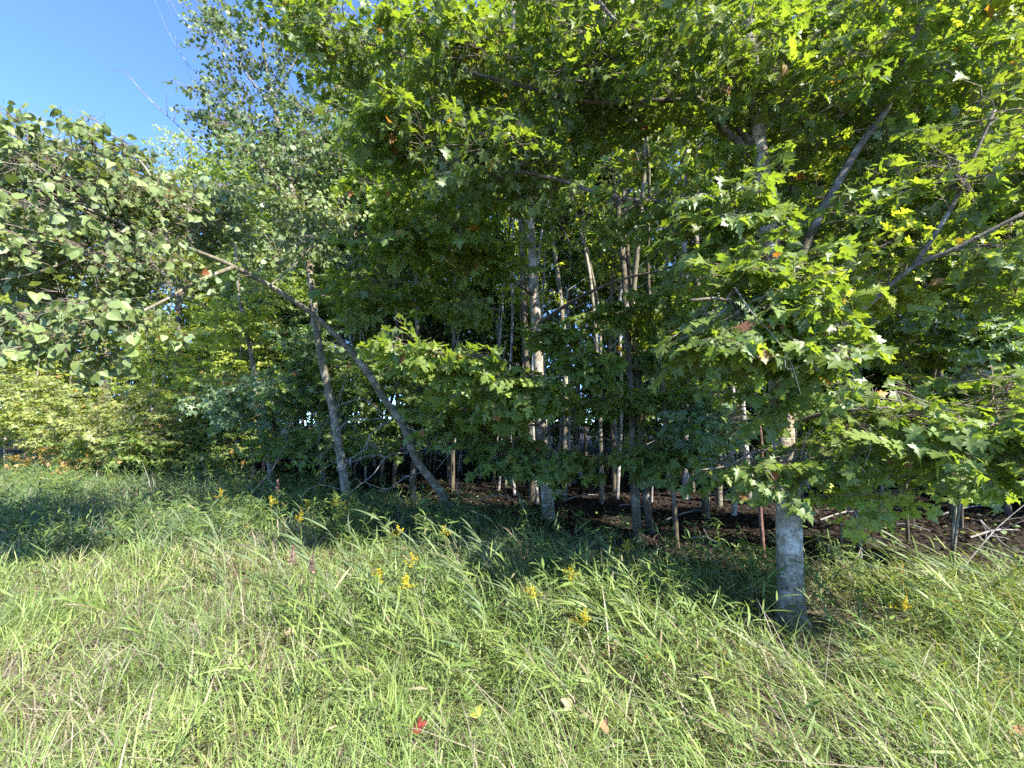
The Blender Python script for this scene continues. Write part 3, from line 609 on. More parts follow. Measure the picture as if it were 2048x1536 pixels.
for i, (px, py, Y, rr, pal, lab) in enumerate(LT):
    c = at(px, py, Y); top = c[2] + rr * .9
    P = np.array([[c[0] + .2, Y, -.05], [c[0], Y, top * .4], [c[0] - .1, Y, top * .75], [c[0], Y, top]])
    tree('tall_tree', lab, 'tree', (P, [.14, .11, .07, .015]), [], [(c, (rr, rr * .8, rr * 1.0), 170, pal), (c - [0, 0, rr * 1.2], (rr * 1.1, rr * .9, rr), 150, pal), (c - [0, 0, rr * 2.6], (rr, rr * .9, rr), 80, pal)],
         pal=pal, style='aspen', leaf=.13, shape='oval' if False else 'diamond', seed=130 + i, bark=B_BIRCH if pal in ('blue', 'aspen') else B_WOOD, sides=8, spray_len=(.5, .9), odd=.0, foliage_mat=M_ASPEN)

# ------------------------------------------------------------------ the wood behind: a few kinds, copied
def wood_tree(seed, h, crown_r, bark, pal, n, low):
    rng = np.random.default_rng(seed)
    P = np.array([[0, 0, -.05], [rng.normal(0, .08), rng.normal(0, .08), h * .25], [rng.normal(0, .15), rng.normal(0, .15), h * .5], [rng.normal(0, .2), rng.normal(0, .2), h * .78], [0, 0, h]])
    limbs = []
    for k in range(7):
        z = h * (low + (1 - low) * k / 7.5); a = rng.uniform(0, 6.28); L = crown_r * rng.uniform(.5, .9)
        p = P[2] * [1, 1, 0] + [0, 0, z]
        limbs.append((np.array([p, p + [math.cos(a) * L * .5, math.sin(a) * L * .5, .5], p + [math.cos(a) * L, math.sin(a) * L, 1.2]]), [.035, .022, .008]))
    b = [((0, 0, h * (low + (1 - low) * .75)), (crown_r, crown_r, h * (1 - low) * .30), n, pal), ((0, 0, h * (low + (1 - low) * .35)), (crown_r * .8, crown_r * .8, h * (1 - low) * .35), n // 2, pal)]
    return tree('wood_tree', 'x', 'tree', (P, [.055, .046, .038, .025, .01]), limbs, b, pal=pal, leaf=.19, shape='diamond', seed=seed, bark=bark, sides=7, spray_len=(.7, 1.2), odd=0, foliage_mat=M_MAPLE)

def copy_tree(root, loc, rz, s, label, group):
    r = root.copy(); COL.objects.link(r); r.location = loc; r.rotation_euler = (0, 0, rz); r.scale = (s, s, s); r['label'] = label; r['group'] = group
    for ch in list(root.children):
        c = ch.copy(); COL.objects.link(c); c.parent = r
    return r
protos = [wood_tree(200, 12, 1.9, B_WOOD, 'maple', 150, .42), wood_tree(201, 13, 1.7, B_BIRCH, 'maple', 130, .5), wood_tree(202, 11, 2.0, B_WOOD, 'maple_dark', 150, .35),
          wood_tree(203, 12, 1.5, B_ASPEN, 'yellow', 120, .48), wood_tree(204, 6, 1.5, B_WOOD, 'maple', 110, .2), wood_tree(205, 4.2, 1.4, B_WOOD, 'maple_dark', 100, .12)]
rw = np.random.default_rng(77); spots = []
def scatter(n, x0, x1, y0, y1, gap, ps):
    tries = 0; goal = len(spots) + n
    while len(spots) < goal and tries < 9000:
        tries += 1
        x = rw.uniform(x0, x1); y = rw.uniform(y0, y1)
        if y < edge_y(x) + 1.4: continue
        if min([math.hypot(x - a, y - b) for a, b, _ in spots] + [9]) < gap: continue
        az = math.degrees(math.atan2(x, y)); k = int(rw.choice(6, p=ps))
        if -13 < az < -1 and k < 4 and y > 12 and rw.random() < .5: continue
        if y < 10 and k >= 4 and az > 5 and az < 40: continue
        if -1 < az < 24 and k < 4 and y > 13 and rw.random() < .62: continue
        spots.append((x, y, k))
scatter(150, -20, 20, 5.5, 31, 1.2, [.18, .19, .12, .15, .18, .18])
scatter(45, -14, 26, 26, 48, 1.8, [.08, .08, .1, .1, .3, .34])
scatter(60, -46, -12, 17, 46, 1.7, [.12, .1, .12, .16, .25, .25])
WKIND = ['grey-barked maple', 'pale-barked birch', 'dark-leaved maple', 'yellow-green aspen', 'small low-leaved maple', 'bushy young maple']
WGRP = ['grey maples of the wood', 'birches of the wood', 'dark maples of the wood', 'aspens of the wood', 'small maples under the wood', 'bushy young maples under the wood']
MARKS = [(-3000, 'beyond the far left edge'), (0, 'above the orange-tinged maples'), (250, 'over the bright yellow-green shrubs'), (440, 'around the thin leaning trunk'), (580, 'behind the upright aspen'), (730, 'behind the bowed trunk'), (900, 'under the sky gap'),
         (1040, 'behind the slim middle maple'), (1140, 'left of the mossy pair'), (1250, 'behind the mossy pair'), (1330, 'behind the tall pale birch'), (1440, 'left of the big trunk'), (1540, 'hidden behind the big trunk'), (1630, 'right of the big trunk'), (1760, 'behind the straight grey sapling'), (1880, 'behind the two pale saplings'), (2048, 'beyond the right edge')]
ORD = ['nearest', 'second nearest', 'third nearest', 'fourth nearest', 'fifth nearest', 'sixth nearest', 'seventh nearest', 'eighth nearest', 'ninth nearest', 'tenth nearest', 'eleventh nearest', 'twelfth nearest', 'thirteenth nearest', 'fourteenth nearest', 'fifteenth nearest', 'sixteenth nearest', 'seventeenth nearest', 'eighteenth nearest', 'nineteenth nearest', 'twentieth nearest']
COUNT = {}
def wood_label(x, y, kind):
    px = project(np.array([[x, y, 1.0]]))[0][0]; m = [t for a, t in MARKS if a <= px][-1] if px > -3000 else MARKS[0][1]
    c = COUNT.get((kind, m), 0); COUNT[(kind, m)] = c + 1
    return f'{kind} {m}, {ORD[c] if c < 20 else "farthest"} of its kind'
first = [True] * 6
for x, y, k in sorted(spots, key=lambda t: t[1]):
    loc = (x, y, float(ground_z(x, y))); rz = rw.uniform(0, 6.28); s = rw.uniform(.85, 1.2); lab = wood_label(x, y, WKIND[k])
    if first[k]:
        first[k] = False; p = protos[k]; p.location = loc; p.rotation_euler = (0, 0, rz); p.scale = (s, s, s); p['label'] = lab; p['group'] = WGRP[k]
    else: copy_tree(protos[k], loc, rz, s, lab, WGRP[k])

# bare slim poles of the wood
def pole(seed, bark):
    rng = np.random.default_rng(seed); P = np.array([[0, 0, -.05]] + [[rng.normal(0, .06) * z, rng.normal(0, .06) * z, z * 1.0] for z in (.8, 1.8, 3, 4.5, 6.5)])
    limbs = []
    for z in (1.4, 2.1, 2.8, 3.6, 4.4):
        a = rng.uniform(0, 6.28); L = rng.uniform(.3, .8); p = np.array([np.interp(z, P[:, 2], P[:, 0]), np.interp(z, P[:, 2], P[:, 1]), z])
        limbs.append((np.array([p, p + [math.cos(a) * L * .5, math.sin(a) * L * .5, .12], p + [math.cos(a + .4) * L, math.sin(a + .4) * L, .2]]), [.008, .005, .002]))
    return tree('forest_pole', 'x', 'tree', (P, [.028, .025, .023, .02, .015, .006]), limbs, [], seed=seed, bark=bark, sides=6, bumpy=.03)
pp = [pole(301, B_WOOD), pole(302, B_BIRCH), pole(303, B_WOOD)]; rp = np.random.default_rng(9); c = 0; pf = [True] * 3
PL = ['slim dark leafless stem', 'slim pale leafless stem', 'crooked dark leafless stem']
PG = ['dark leafless stems in the wood', 'pale leafless stems in the wood', 'crooked leafless stems in the wood']
PS = []
while len(PS) < 60:
    x = rp.uniform(-9, 14); y = rp.uniform(5, 17)
    if y < edge_y(x) + .5: continue
    PS.append((x, y, int(rp.integers(0, 3))))
for x, y, k in sorted(PS, key=lambda t: t[1]):
    loc = (x, y, float(ground_z(x, y))); rz = rp.uniform(0, 6.28); s = rp.uniform(.6, 1.4); lab = wood_label(x, y, PL[k])
    if pf[k]: pf[k] = False; p = pp[k]; p.location = loc; p.scale = (s, s, s); p['label'] = lab; p['group'] = PG[k]
    else: copy_tree(pp[k], loc, rz, s, lab, PG[k])

def tall_pole(seed, bark):
    rng = np.random.default_rng(seed); P = np.array([[rng.normal(0, .035) * z, rng.normal(0, .03) * z, z] for z in (-.05, 2, 4, 6, 8, 10.5)]); limbs = []
    for z in (3.2, 4.3, 5.1, 6.2, 7.0, 8.1, 9):
        a = rng.uniform(0, 6.28); L = rng.uniform(.5, 1.3); p = np.array([np.interp(z, P[:, 2], P[:, 0]), np.interp(z, P[:, 2], P[:, 1]), z])
        limbs.append((np.array([p, p + [math.cos(a) * L * .5, math.sin(a) * L * .5, .25], p + [math.cos(a + .3) * L, math.sin(a + .3) * L, .7]]), [.014, .009, .003]))
    return tree('pole_tree', 'x', 'tree', (P, [.038, .032, .029, .024, .018, .008]), limbs, [((P[-1][0], P[-1][1], 10), (1.2, 1.2, 1.3), 30, 'yellow'), ((P[-1][0], P[-1][1], 7.6), (.9, .9, 1.2), 12, 'maple'), ((P[2][0], P[2][1], 5.2), (.8, .8, 1.0), 9, 'yellow')], seed=seed, bark=bark, sides=7, bumpy=.03, leaf=.12, shape='diamond', spray_len=(.5, .9), odd=0, foliage_mat=M_MAPLE)
tq = [tall_pole(321, B_BIRCH), tall_pole(322, B_ASPEN), tall_pole(323, B_BIRCH)]; qf = [True] * 3; QS = []; rq = np.random.default_rng(15)
while len(QS) < 28:
    y = rq.uniform(8.5, 18); x = y * math.tan(math.radians(rq.uniform(-9, 27)))
    if y < edge_y(x) + 1 or min([math.hypot(x - a, y - b) for a, b, _ in QS] + [9]) < .55: continue
    QS.append((x, y, int(rq.integers(0, 3))))
QL = ['tall thin white stem', 'tall thin olive stem', 'tall thin pale crooked stem']; QG = ['tall white stems of the wood', 'tall olive stems of the wood', 'tall crooked pale stems of the wood']
for x, y, k in sorted(QS, key=lambda t: t[1]):
    loc = (x, y, float(ground_z(x, y))); rz = rq.uniform(0, 6.28); sc_ = rq.uniform(.85, 1.2); lab = wood_label(x, y, QL[k])
    if qf[k]: qf[k] = False; p = tq[k]; p.location = loc; p.scale = (sc_,) * 3; p['label'] = lab; p['group'] = QG[k]
    else: copy_tree(tq[k], loc, rz, sc_, lab, QG[k])

# ------------------------------------------------------------------ dead branches
def dead(name, label, pts, r0, r1, forks=0, seed=0, m=None, cat='branch', sides=6):
    rng = np.random.default_rng(seed); P, r = smooth_path(path(*pts), np.linspace(r0, r1, len(pts)), 6)
    base = P[0].copy(); root = thing(name, label, cat, base)
    V, F = tube(P, r, sides); build('stem', V, F, m or B_DEAD, parent=root, smooth=True, origin=base)
    for k in range(forks):
        i = rng.integers(len(P) // 5, len(P) - 2); t = nrm(P[i + 1] - P[i]); o = nrm(t + rng.normal(0, .8, 3)); L = rng.uniform(.15, .5) * np.linalg.norm(P[-1] - P[0]) * .6
        Q, q = smooth_path(np.array([P[i], P[i] + o * L * .5 + rng.normal(0, .04, 3), P[i] + o * L + rng.normal(0, .08, 3) + [0, 0, -.05]]), [r[i] * .7, r[i] * .5, .0015], 4)
        V, F = tube(Q, q, 4); build('fork', V, F, m or B_DEAD, parent=root, smooth=True, origin=base)
    return root
DB = [
 ([(770, 832, 6.9), (730, 800, 6.7), (690, 806, 6.6), (670, 815, 6.5)], .012, 'dead branch curving left from the bowed trunk, topmost of the tangle'),
 ([(778, 838, 6.9), (740, 838, 6.6), (700, 840, 6.5), (665, 870, 6.3)], .012, 'dead branch sweeping down left, ending in a hook'),
 ([(782, 840, 6.9), (745, 865, 6.5), (725, 900, 6.3), (690, 925, 6.2), (672, 936, 6.1)], .012, 'long dead branch slanting down left across the gap'),
 ([(740, 870, 6.6), (745, 890, 6.5), (775, 900, 6.5)], .007, 'short dead twig curling right under the tangle'),
 ([(815, 905, 7.1), (775, 912, 6.7), (745, 950, 6.5), (700, 985, 6.4)], .015, 'forked dead branch reaching from the bowed trunk down to the grass'),
 ([(780, 915, 6.8), (740, 910, 6.7), (700, 925, 6.6), (690, 920, 6.6)], .008, 'thin dead twig looping level with the white trunk patch'),
 ([(842, 945, 7.2), (810, 955, 6.8), (775, 978, 6.6), (730, 965, 6.6)], .013, 'lowest dead branch bowing down near the grass'),
 ([(800, 850, 7.0), (850, 870, 6.8), (900, 900, 6.7)], .012, 'dead branch running down right from the bowed trunk'),
 ([(905, 900, 6.7), (885, 925, 6.8), (868, 945, 6.9)], .008, 'short dead twig propped right of the bowed trunk'),
 ([(800, 830, 7.0), (835, 822, 6.8), (846, 845, 6.7), (835, 880, 6.8)], .008, 'thin dead twig arching right off the bowed trunk'),
 ([(668, 840, 7.8), (685, 780, 7.4), (700, 730, 7.2)], .012, 'pale dead stick leaning steeply on the upright aspen'),
 ([(664, 850, 7.7), (650, 790, 7.5), (630, 785, 7.3), (610, 780, 7.2)], .007, 'dead twig level left of the upright aspen'),
 ([(662, 845, 7.7), (620, 850, 7.2), (575, 865, 6.8), (560, 855, 6.7)], .010, 'pale bare branch poking far left from the upright aspen'),
 ([(672, 905, 7.8), (662, 880, 7.6), (666, 830, 7.5), (690, 760, 7.3)], .009, 'dead stick hanging against the upright aspen trunk'),
 ([(660, 830, 7.7), (640, 870, 7.4), (636, 900, 7.3)], .007, 'hanging dead twig just left of the upright aspen'),
 ([(700, 985, 6.6), (640, 970, 6.4), (600, 990, 6.4)], .006, 'bare low twig lying over the grass tops'),
 ([(1055, 1040, 6.8), (1035, 985, 6.6), (1010, 955, 6.4), (995, 935, 6.3)], .013, 'bare leaning sapling stem left of the slim middle maple'),
 ([(498, 990, 8.6), (540, 945, 8.8), (565, 900, 9.0), (580, 850, 9.0), (600, 810, 9.0)], .014, 'bent dead stick leaning right in front of the thin maple'),
 ([(1418, 988, 6.2), (1450, 985, 6.0), (1480, 955, 5.9), (1495, 930, 5.8)], .008, 'pale dead twig bent upward left of the big trunk'),
 ([(1395, 935, 6.4), (1430, 945, 6.3), (1465, 950, 6.2)], .008, 'pale horizontal dead twig under the low maple leaves'),
 ([(1470, 575, 2.9), (1500, 620, 2.75), (1545, 670, 2.7), (1580, 720, 2.7), (1602, 790, 2.75)], .005, 'bare pale hanging twig in front of the maple leaves'),
 ([(440, 330, 9.5), (360, 255, 9.3), (290, 190, 9.2), (250, 145, 9.1), (215, 140, 9.0)], .014, 'bare dead branch pointing up left into the blue sky'),
 ([(430, 190, 8.6), (370, 120, 8.6), (335, 60, 8.6), (310, 0, 8.6)], .008, 'thin leafless twig upright against the blue sky'),
 ([(420, 110, 8.6), (370, 50, 8.6), (340, 0, 8.6), (325, -40, 8.6)], .007, 'second thin leafless twig against the blue sky, higher up'),
 ([(1930, 1130, 4.4), (1990, 1060, 4.4), (2060, 1000, 4.4)], .009, 'bare grey stick leaning right in front of the dark litter'),
 ([(1960, 1040, 5.2), (2010, 1090, 5.0), (2060, 1110, 4.9)], .009, 'fallen grey stick over the litter on the right'),
 ([(960, 1000, 7.2), (1000, 990, 7.3), (1060, 1010, 7.4)], .012, 'fallen reddish branch lying at the foot of the wood'),
 ([(420, 960, 10.5), (408, 935, 10.5), (400, 905, 10.5)], .011, 'short pale stump stem in the left shrubs'),
 ([(303, 985, 9.5), (296, 955, 9.5), (285, 925, 9.5)], .011, 'short leaning pale stem in the shaded tall grass'),
 ([(268, 880, 12), (262, 850, 12), (250, 830, 12)], .018, 'forked pale stem among the left yellow maples'),
]
for i, (pts, r, lab) in enumerate(DB):
    dead('dead_branch', lab, pts, r, r * .25, forks=4 if i in (0, 1, 2, 3, 4, 5, 6, 7, 9, 10, 13) else (2 if i in (12, 20, 21) else 3 if i in (24, 18, 19, 22, 23) else 1), seed=400 + i)

FS = [(1330, 1040, 1420, 1020), (1450, 1000, 1530, 1012), (1640, 1040, 1730, 1022), (1780, 1050, 1860, 1062), (1880, 1030, 1990, 1010), (1240, 1010, 1310, 1022), (1130, 1000, 1200, 990), (1560, 985, 1650, 992), (1940, 1075, 2040, 1060), (1385, 1075, 1440, 1090)]
FW = ['between the mossy pair and the white birch', 'just left behind the big trunk', 'right behind the big trunk', 'between the straight sapling and the pale pair', 'behind the two pale saplings', 'at the feet of the mossy pair', 'right of the slim middle maple', 'far behind the big trunk', 'near the right end of the litter', 'in front of the white birch']
for i, (xa, ya, xb, yb) in enumerate(FS):
    def g(px, py):
        d = at(px, py, 1.0) - np.array([0, 0, EYE]); return np.array([0, 0, EYE]) + d * ((.05 - EYE) / d[2])
    a, b = g(xa, ya), g(xb, yb); q = (a + b) / 2 + [0, 0, .05]; root = thing('fallen_stick', f'fallen bare stick on the dark leaf litter {FW[i]}', 'stick', a)
    P, rr_ = smooth_path(np.array([a, q, b]), [.016, .013, .005], 5); V, F = tube(P, rr_, 6, .05, i); build('stem', V, F, B_DEAD, parent=root, smooth=True, origin=a)
    m_ = P[6]; o_ = np.array([.15 * (-1) ** i, -.2, .18]); V, F = tube(np.array([m_, m_ + o_ * .6, m_ + o_]), [.008, .006, .002], 4); build('fork', V, F, B_DEAD, parent=root, smooth=True, origin=a)

# single fallen leaves on the lawn (their places are kept free of blades)
FALLEN = [
    (843, 1458, .075, [.17, .035, .025], 'curled bright red maple leaf lying on the lawn'),
    (960, 1432, .07, [.24, .22, .04], 'yellow leaf standing in the lawn near the red one', 'aspen_fine'),
    (1143, 1410, .06, [.28, .2, .13], 'pinkish tan dry leaf in the lawn', 'aspen_fine'),
    (572, 1268, .06, [.25, .18, .11], 'tan dry leaf on the sunny lawn, left of the middle', 'maple'),
    (1083, 1415, .07, [.2, .21, .07], 'pale yellow-green leaf between the yellow and the pinkish ones', 'aspen_fine'),
    (1215, 1452, .05, [.2, .1, .05], 'small brown leaf low in the grass near the picture foot', 'aspen_fine'),
    (2032, 1452, .05, [.25, .14, .07], 'orange-brown leaf low in the grass at the right', 'maple'),
    (1235, 1290, .045, [.24, .17, .1], 'small tan leaf in the long grass', 'aspen_fine'),
]
def fallen_at(px, py, z=.16):
    d = at(px, py, 1.0) - np.array([0, 0, EYE]); return np.array([0, 0, EYE]) + d * ((z - EYE) / d[2])
def clear_of_leaves(x, y):
    k = np.ones(len(x), bool)
    for a in FALLEN:
        p = fallen_at(a[0], a[1]); q = p[:2] * .965
        k &= np.hypot(x - q[0], y - q[1]) > .02 + a[2] * .9
    return k

# ------------------------------------------------------------------ grass
def blades(x, y, h, wd, az, lean, tint, rng, droop=.35):
    n = len(x); z = ground_z(x, y); t = np.array([0, .4, .75, 1.0])
    dirv = np.c_[np.cos(az), np.sin(az), np.zeros(n)]; fa = az + np.pi / 2 + rng.normal(0, .9, n)
    side = np.c_[np.cos(fa), np.sin(fa), np.zeros(n)]
    V = np.zeros((n, 7, 3)); b = np.c_[x, y, z - .01]
    hh = h[:, None]; ln = lean[:, None]
    for k, tt in enumerate(t):
        up = hh * (tt - droop * ln * tt ** 2.2) ; c = b + dirv * hh * ln * (tt ** 1.7) * .9; c[:, 2] += up[:, 0]
        if k < 3:
            ww = wd[:, None] * (1, .9, .55)[k] * .5
            V[:, 2 * k] = c - side * ww; V[:, 2 * k + 1] = c + side * ww
        else: V[:, 6] = c
    F = np.array([[0, 1, 3], [0, 3, 2], [2, 3, 5], [2, 5, 4], [4, 5, 6]])
    return V.reshape(-1, 3), (F[None] + (np.arange(n) * 7)[:, None, None]).reshape(-1, 3), np.repeat(tint, 7, 0)

GA, GB, GC = np.array([.060, .102, .018]), np.array([.158, .192, .050]), np.array([.20, .17, .095])
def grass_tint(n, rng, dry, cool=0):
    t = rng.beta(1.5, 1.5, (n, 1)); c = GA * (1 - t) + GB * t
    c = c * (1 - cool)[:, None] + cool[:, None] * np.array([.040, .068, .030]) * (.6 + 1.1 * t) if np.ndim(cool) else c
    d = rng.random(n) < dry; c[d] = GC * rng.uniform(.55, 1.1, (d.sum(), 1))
    return c

def clump(x, y, seed, s=2.4, a=.22):
    f = field(x, y, s, seed)[:, None]; g = field(x, y, s * 2.1, seed + 1)[:, None]
    return np.clip(1 + a * f * np.array([[1.1, .9, .8]]) + .5 * a * g, .45, 1.6)

def sample_ground(n, y0, y1, power, rng, wide=1.3, marg=2.4):
    u = rng.random(n); a = 2 - power
    y = (y0 ** a + u * (y1 ** a - y0 ** a)) ** (1 / a)
    x = rng.uniform(-1, 1, n) * (wide * y + marg)
    return x, y

def region(x, y):
    e = edge_y(x); d = e - y                       # metres out of the wood
    left = np.clip((-.6 - x) / 1.2, 0, 1)           # mown lawn on the left
    lawn = left * np.clip((5.2 - y) / 1.0 + .5 + .5 * field(x, y, 1.1, 9), 0, 1)
    return d, lawn

def near_trunk(x, y):
    return np.clip(1.15 - np.hypot((x - 2.45) / 1.0, (y - 3.85) / .75), 0, 1)

def make_grass():
    rng = np.random.default_rng(42)
    # short fine grass
    x, y = sample_ground(270000, .7, 24, 1.75, rng); d, lawn = region(x, y)
    p = np.clip((d + .3) / 1.0, 0, 1) * (.55 + .45 * lawn); p *= np.clip(.75 + .5 * field(x, y, 3.0, 4), .15, 1) * (1 - .8 * near_trunk(x, y)); k = (rng.random(len(x)) < p) & clear_of_leaves(x, y); x, y, d, lawn = x[k], y[k], d[k], lawn[k]
    n = len(x); h = (.10 + .26 * rng.random(n) ** 1.5) * (1 + .3 * (1 - lawn)) * np.clip(1 + .45 * field(x, y, 2.6, 5) + .2 * field(x, y, 6, 55), .4, 1.8); wd = .0062 * (np.maximum(y, 2) / 2.2) ** .5 * (.5 + 1.3 * rng.random(n) ** 2)
    az = np.where(rng.random(n) < .35, rng.normal(2.4, .8, n), rng.uniform(0, 6.28, n)); lean = rng.uniform(.2, 2.1, n)
    V, F, T = blades(x, y, h, wd, az, lean, grass_tint(n, rng, np.clip(.17 - .25 * field(x, y, 1.6, 6), .03, .7)) * clump(x, y, 80), rng)
    build('short_grass', V, F, M_GRASS, T, kind='stuff')
    # long grass
    x, y = sample_ground(118000, 1.3, 22, 1.5, rng); d, lawn = region(x, y)
    p = np.clip((d + .2) / 1.2, 0, 1) * (1 - .93 * lawn) * np.clip(.55 + .6 * field(x, y, 1.8, 14), .08, 1); p *= np.where(x > .3, np.clip(.35 + (y - 1.8) * .35, .35, 1), 1) * (1 - np.clip(1.6 * near_trunk(x, y + .35), 0, 1))
    k = (rng.random(len(x)) < p) & clear_of_leaves(x, y); x, y, d, lawn = x[k], y[k], d[k], lawn[k]
    n = len(x); h = rng.uniform(.25, .60, n) * np.clip(.45 + .4 * (y - 1.6), .45, 1) * (1 - .35 * lawn) * (1 + .25 * field(x, y, 1.3, 15)) ; h *= np.clip(.45 + d * .6, .4, 1) * (1 - .5 * near_trunk(x, y + .5))
    wd = .0085 * (np.maximum(y, 2) / 2.5) ** .5 * rng.uniform(.5, 1.4, n)
    base = 2.75 + .5 * field(x, y, 1.0, 17)
    az = np.where(rng.random(n) < .55, rng.normal(0, .6, n) + base + 1.1 * field(x, y, 2.4, 31), rng.uniform(0, 6.28, n)); lean = rng.uniform(.25, 1.9, n)
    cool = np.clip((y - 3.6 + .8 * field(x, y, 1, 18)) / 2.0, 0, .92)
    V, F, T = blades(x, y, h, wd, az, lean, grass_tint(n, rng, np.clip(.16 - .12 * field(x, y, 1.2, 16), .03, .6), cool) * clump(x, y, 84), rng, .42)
    build('long_grass', V, F, M_GRASS, T, kind='stuff')
    # leafy culms: leaning stems with short broad blades set alternately
    x, y = sample_ground(12000, 1.7, 13, 1.05, rng); d, lawn = region(x, y)
    p = np.clip((d + .1) / 1.0, 0, 1) * (1 - .97 * lawn) * np.clip(.5 + .8 * field(x, y, 1.5, 71), .08, 1) * (1 - .9 * near_trunk(x, y + .2)); k = (rng.random(len(x)) < p) & clear_of_leaves(x, y - .1) & clear_of_leaves(x, y); x, y = x[k], y[k]; n = len(x)
    h = rng.uniform(.22, .72, n) * np.clip(.45 + .3 * (y - 1.6), .45, 1) * np.clip(.5 + .5 * d[k], .3, 1); az = np.where(rng.random(n) < .62, rng.normal(2.75, .6, n), rng.uniform(0, 6.28, n)) + .4 * field(x, y, 1.2, 72); lean = rng.uniform(.4, 1.3, n)
    up = np.c_[np.cos(az) * lean, np.sin(az) * lean, np.ones(n)]; up = nrm(up); b = np.c_[x, y, ground_z(x, y)]; mid = b + up * h[:, None] * .55; tip = mid + nrm(up + np.c_[np.cos(az), np.sin(az), -.2 * np.ones(n)] * .5) * h[:, None] * .5
    V1, F1 = segs_tubes(np.vstack([b, mid]), np.vstack([mid, tip]), np.full(2 * n, .0022), np.full(2 * n, .0014), 3); T1 = np.tile([.10, .12, .04], (len(V1), 1))
    m = 9; t = np.linspace(.22, 1.0, m)[None] + rng.normal(0, .03, (n, m)); P0 = np.where(t[..., None] < .5, b[:, None] + (mid - b)[:, None] * (t[..., None] * 2), mid[:, None] + (tip - mid)[:, None] * (t[..., None] * 2 - 1))
    side = np.tile(np.array([1, -1] * m)[:m], (n, 1)) * rng.uniform(.3, .85, (n, m)); ax = nrm(tip - b); cr = nrm(np.cross(ax, [0, 0, 1.])); dd = ax[:, None] * .9 + cr[:, None] * side[..., None] + np.array([0, 0, 1.]) * rng.normal(.0, .25, (n, m, 1))
    RP = np.array([(-.028, 0, 0), (.028, 0, 0), (-.05, .35, .03), (.05, .35, .03), (-.034, .7, -.03), (.034, .7, -.03), (0, 1, -.16)]); RF = np.array([[0, 1, 3], [0, 3, 2], [2, 3, 5], [2, 5, 4], [4, 5, 6]])
    N = n * m; yv = nrm(dd.reshape(-1, 3)); nn = nrm(np.tile([.15, -.35, 1.], (N, 1)) + rng.normal(0, .4, (N, 3))); xv = nrm(np.cross(yv, nn)); zv = np.cross(xv, yv); sz = rng.uniform(.06, .18, N) * np.repeat(np.clip(h / .4, .6, 1.3), m)
    wdt = rng.uniform(.6, 1.15, N) * (.12 / sz) ** .5; Q = np.repeat(RP[None], N, 0); Q[:, :, 0] *= wdt[:, None]; Q[:, :, 2] *= rng.uniform(0, 2.5, (N, 1))
    V2 = P0.reshape(-1, 1, 3) + sz[:, None, None] * (Q[..., 0:1] * xv[:, None] + Q[..., 1:2] * yv[:, None] + Q[..., 2:3] * zv[:, None]); F2 = (RF[None] + (np.arange(N) * 7)[:, None, None]).reshape(-1, 3)
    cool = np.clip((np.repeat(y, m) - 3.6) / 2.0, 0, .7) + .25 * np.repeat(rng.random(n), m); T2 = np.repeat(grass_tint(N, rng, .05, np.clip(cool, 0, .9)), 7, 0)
    V, F = join([(V1, F1), (V2.reshape(-1, 3), F2)]); build('leafy_reed_grass', V, F, M_GRASS, np.vstack([T1, T2]), kind='stuff')
    # dead thatch lying flat
    x, y = sample_ground(54000, 1.0, 14, 1.6, rng); d, lawn = region(x, y); k = (d > -1.2) & (rng.random(len(x)) < np.clip(.55 + .8 * field(x, y, 1.7, 22) + near_trunk(x, y), .1, 1)); x, y = x[k], y[k]; n = len(x)
    V, F, T = blades(x, y, rng.uniform(.06, .16, n), .004 * (np.maximum(y, 2) / 2.2) ** .5 * rng.uniform(.6, 1.4, n), rng.uniform(0, 6.28, n), rng.uniform(1.6, 2.6, n), GC * rng.uniform(.5, 1.15, (n, 1)), rng, .3)
    build('dry_thatch', V, F, M_DRY, T, kind='stuff')
make_grass()

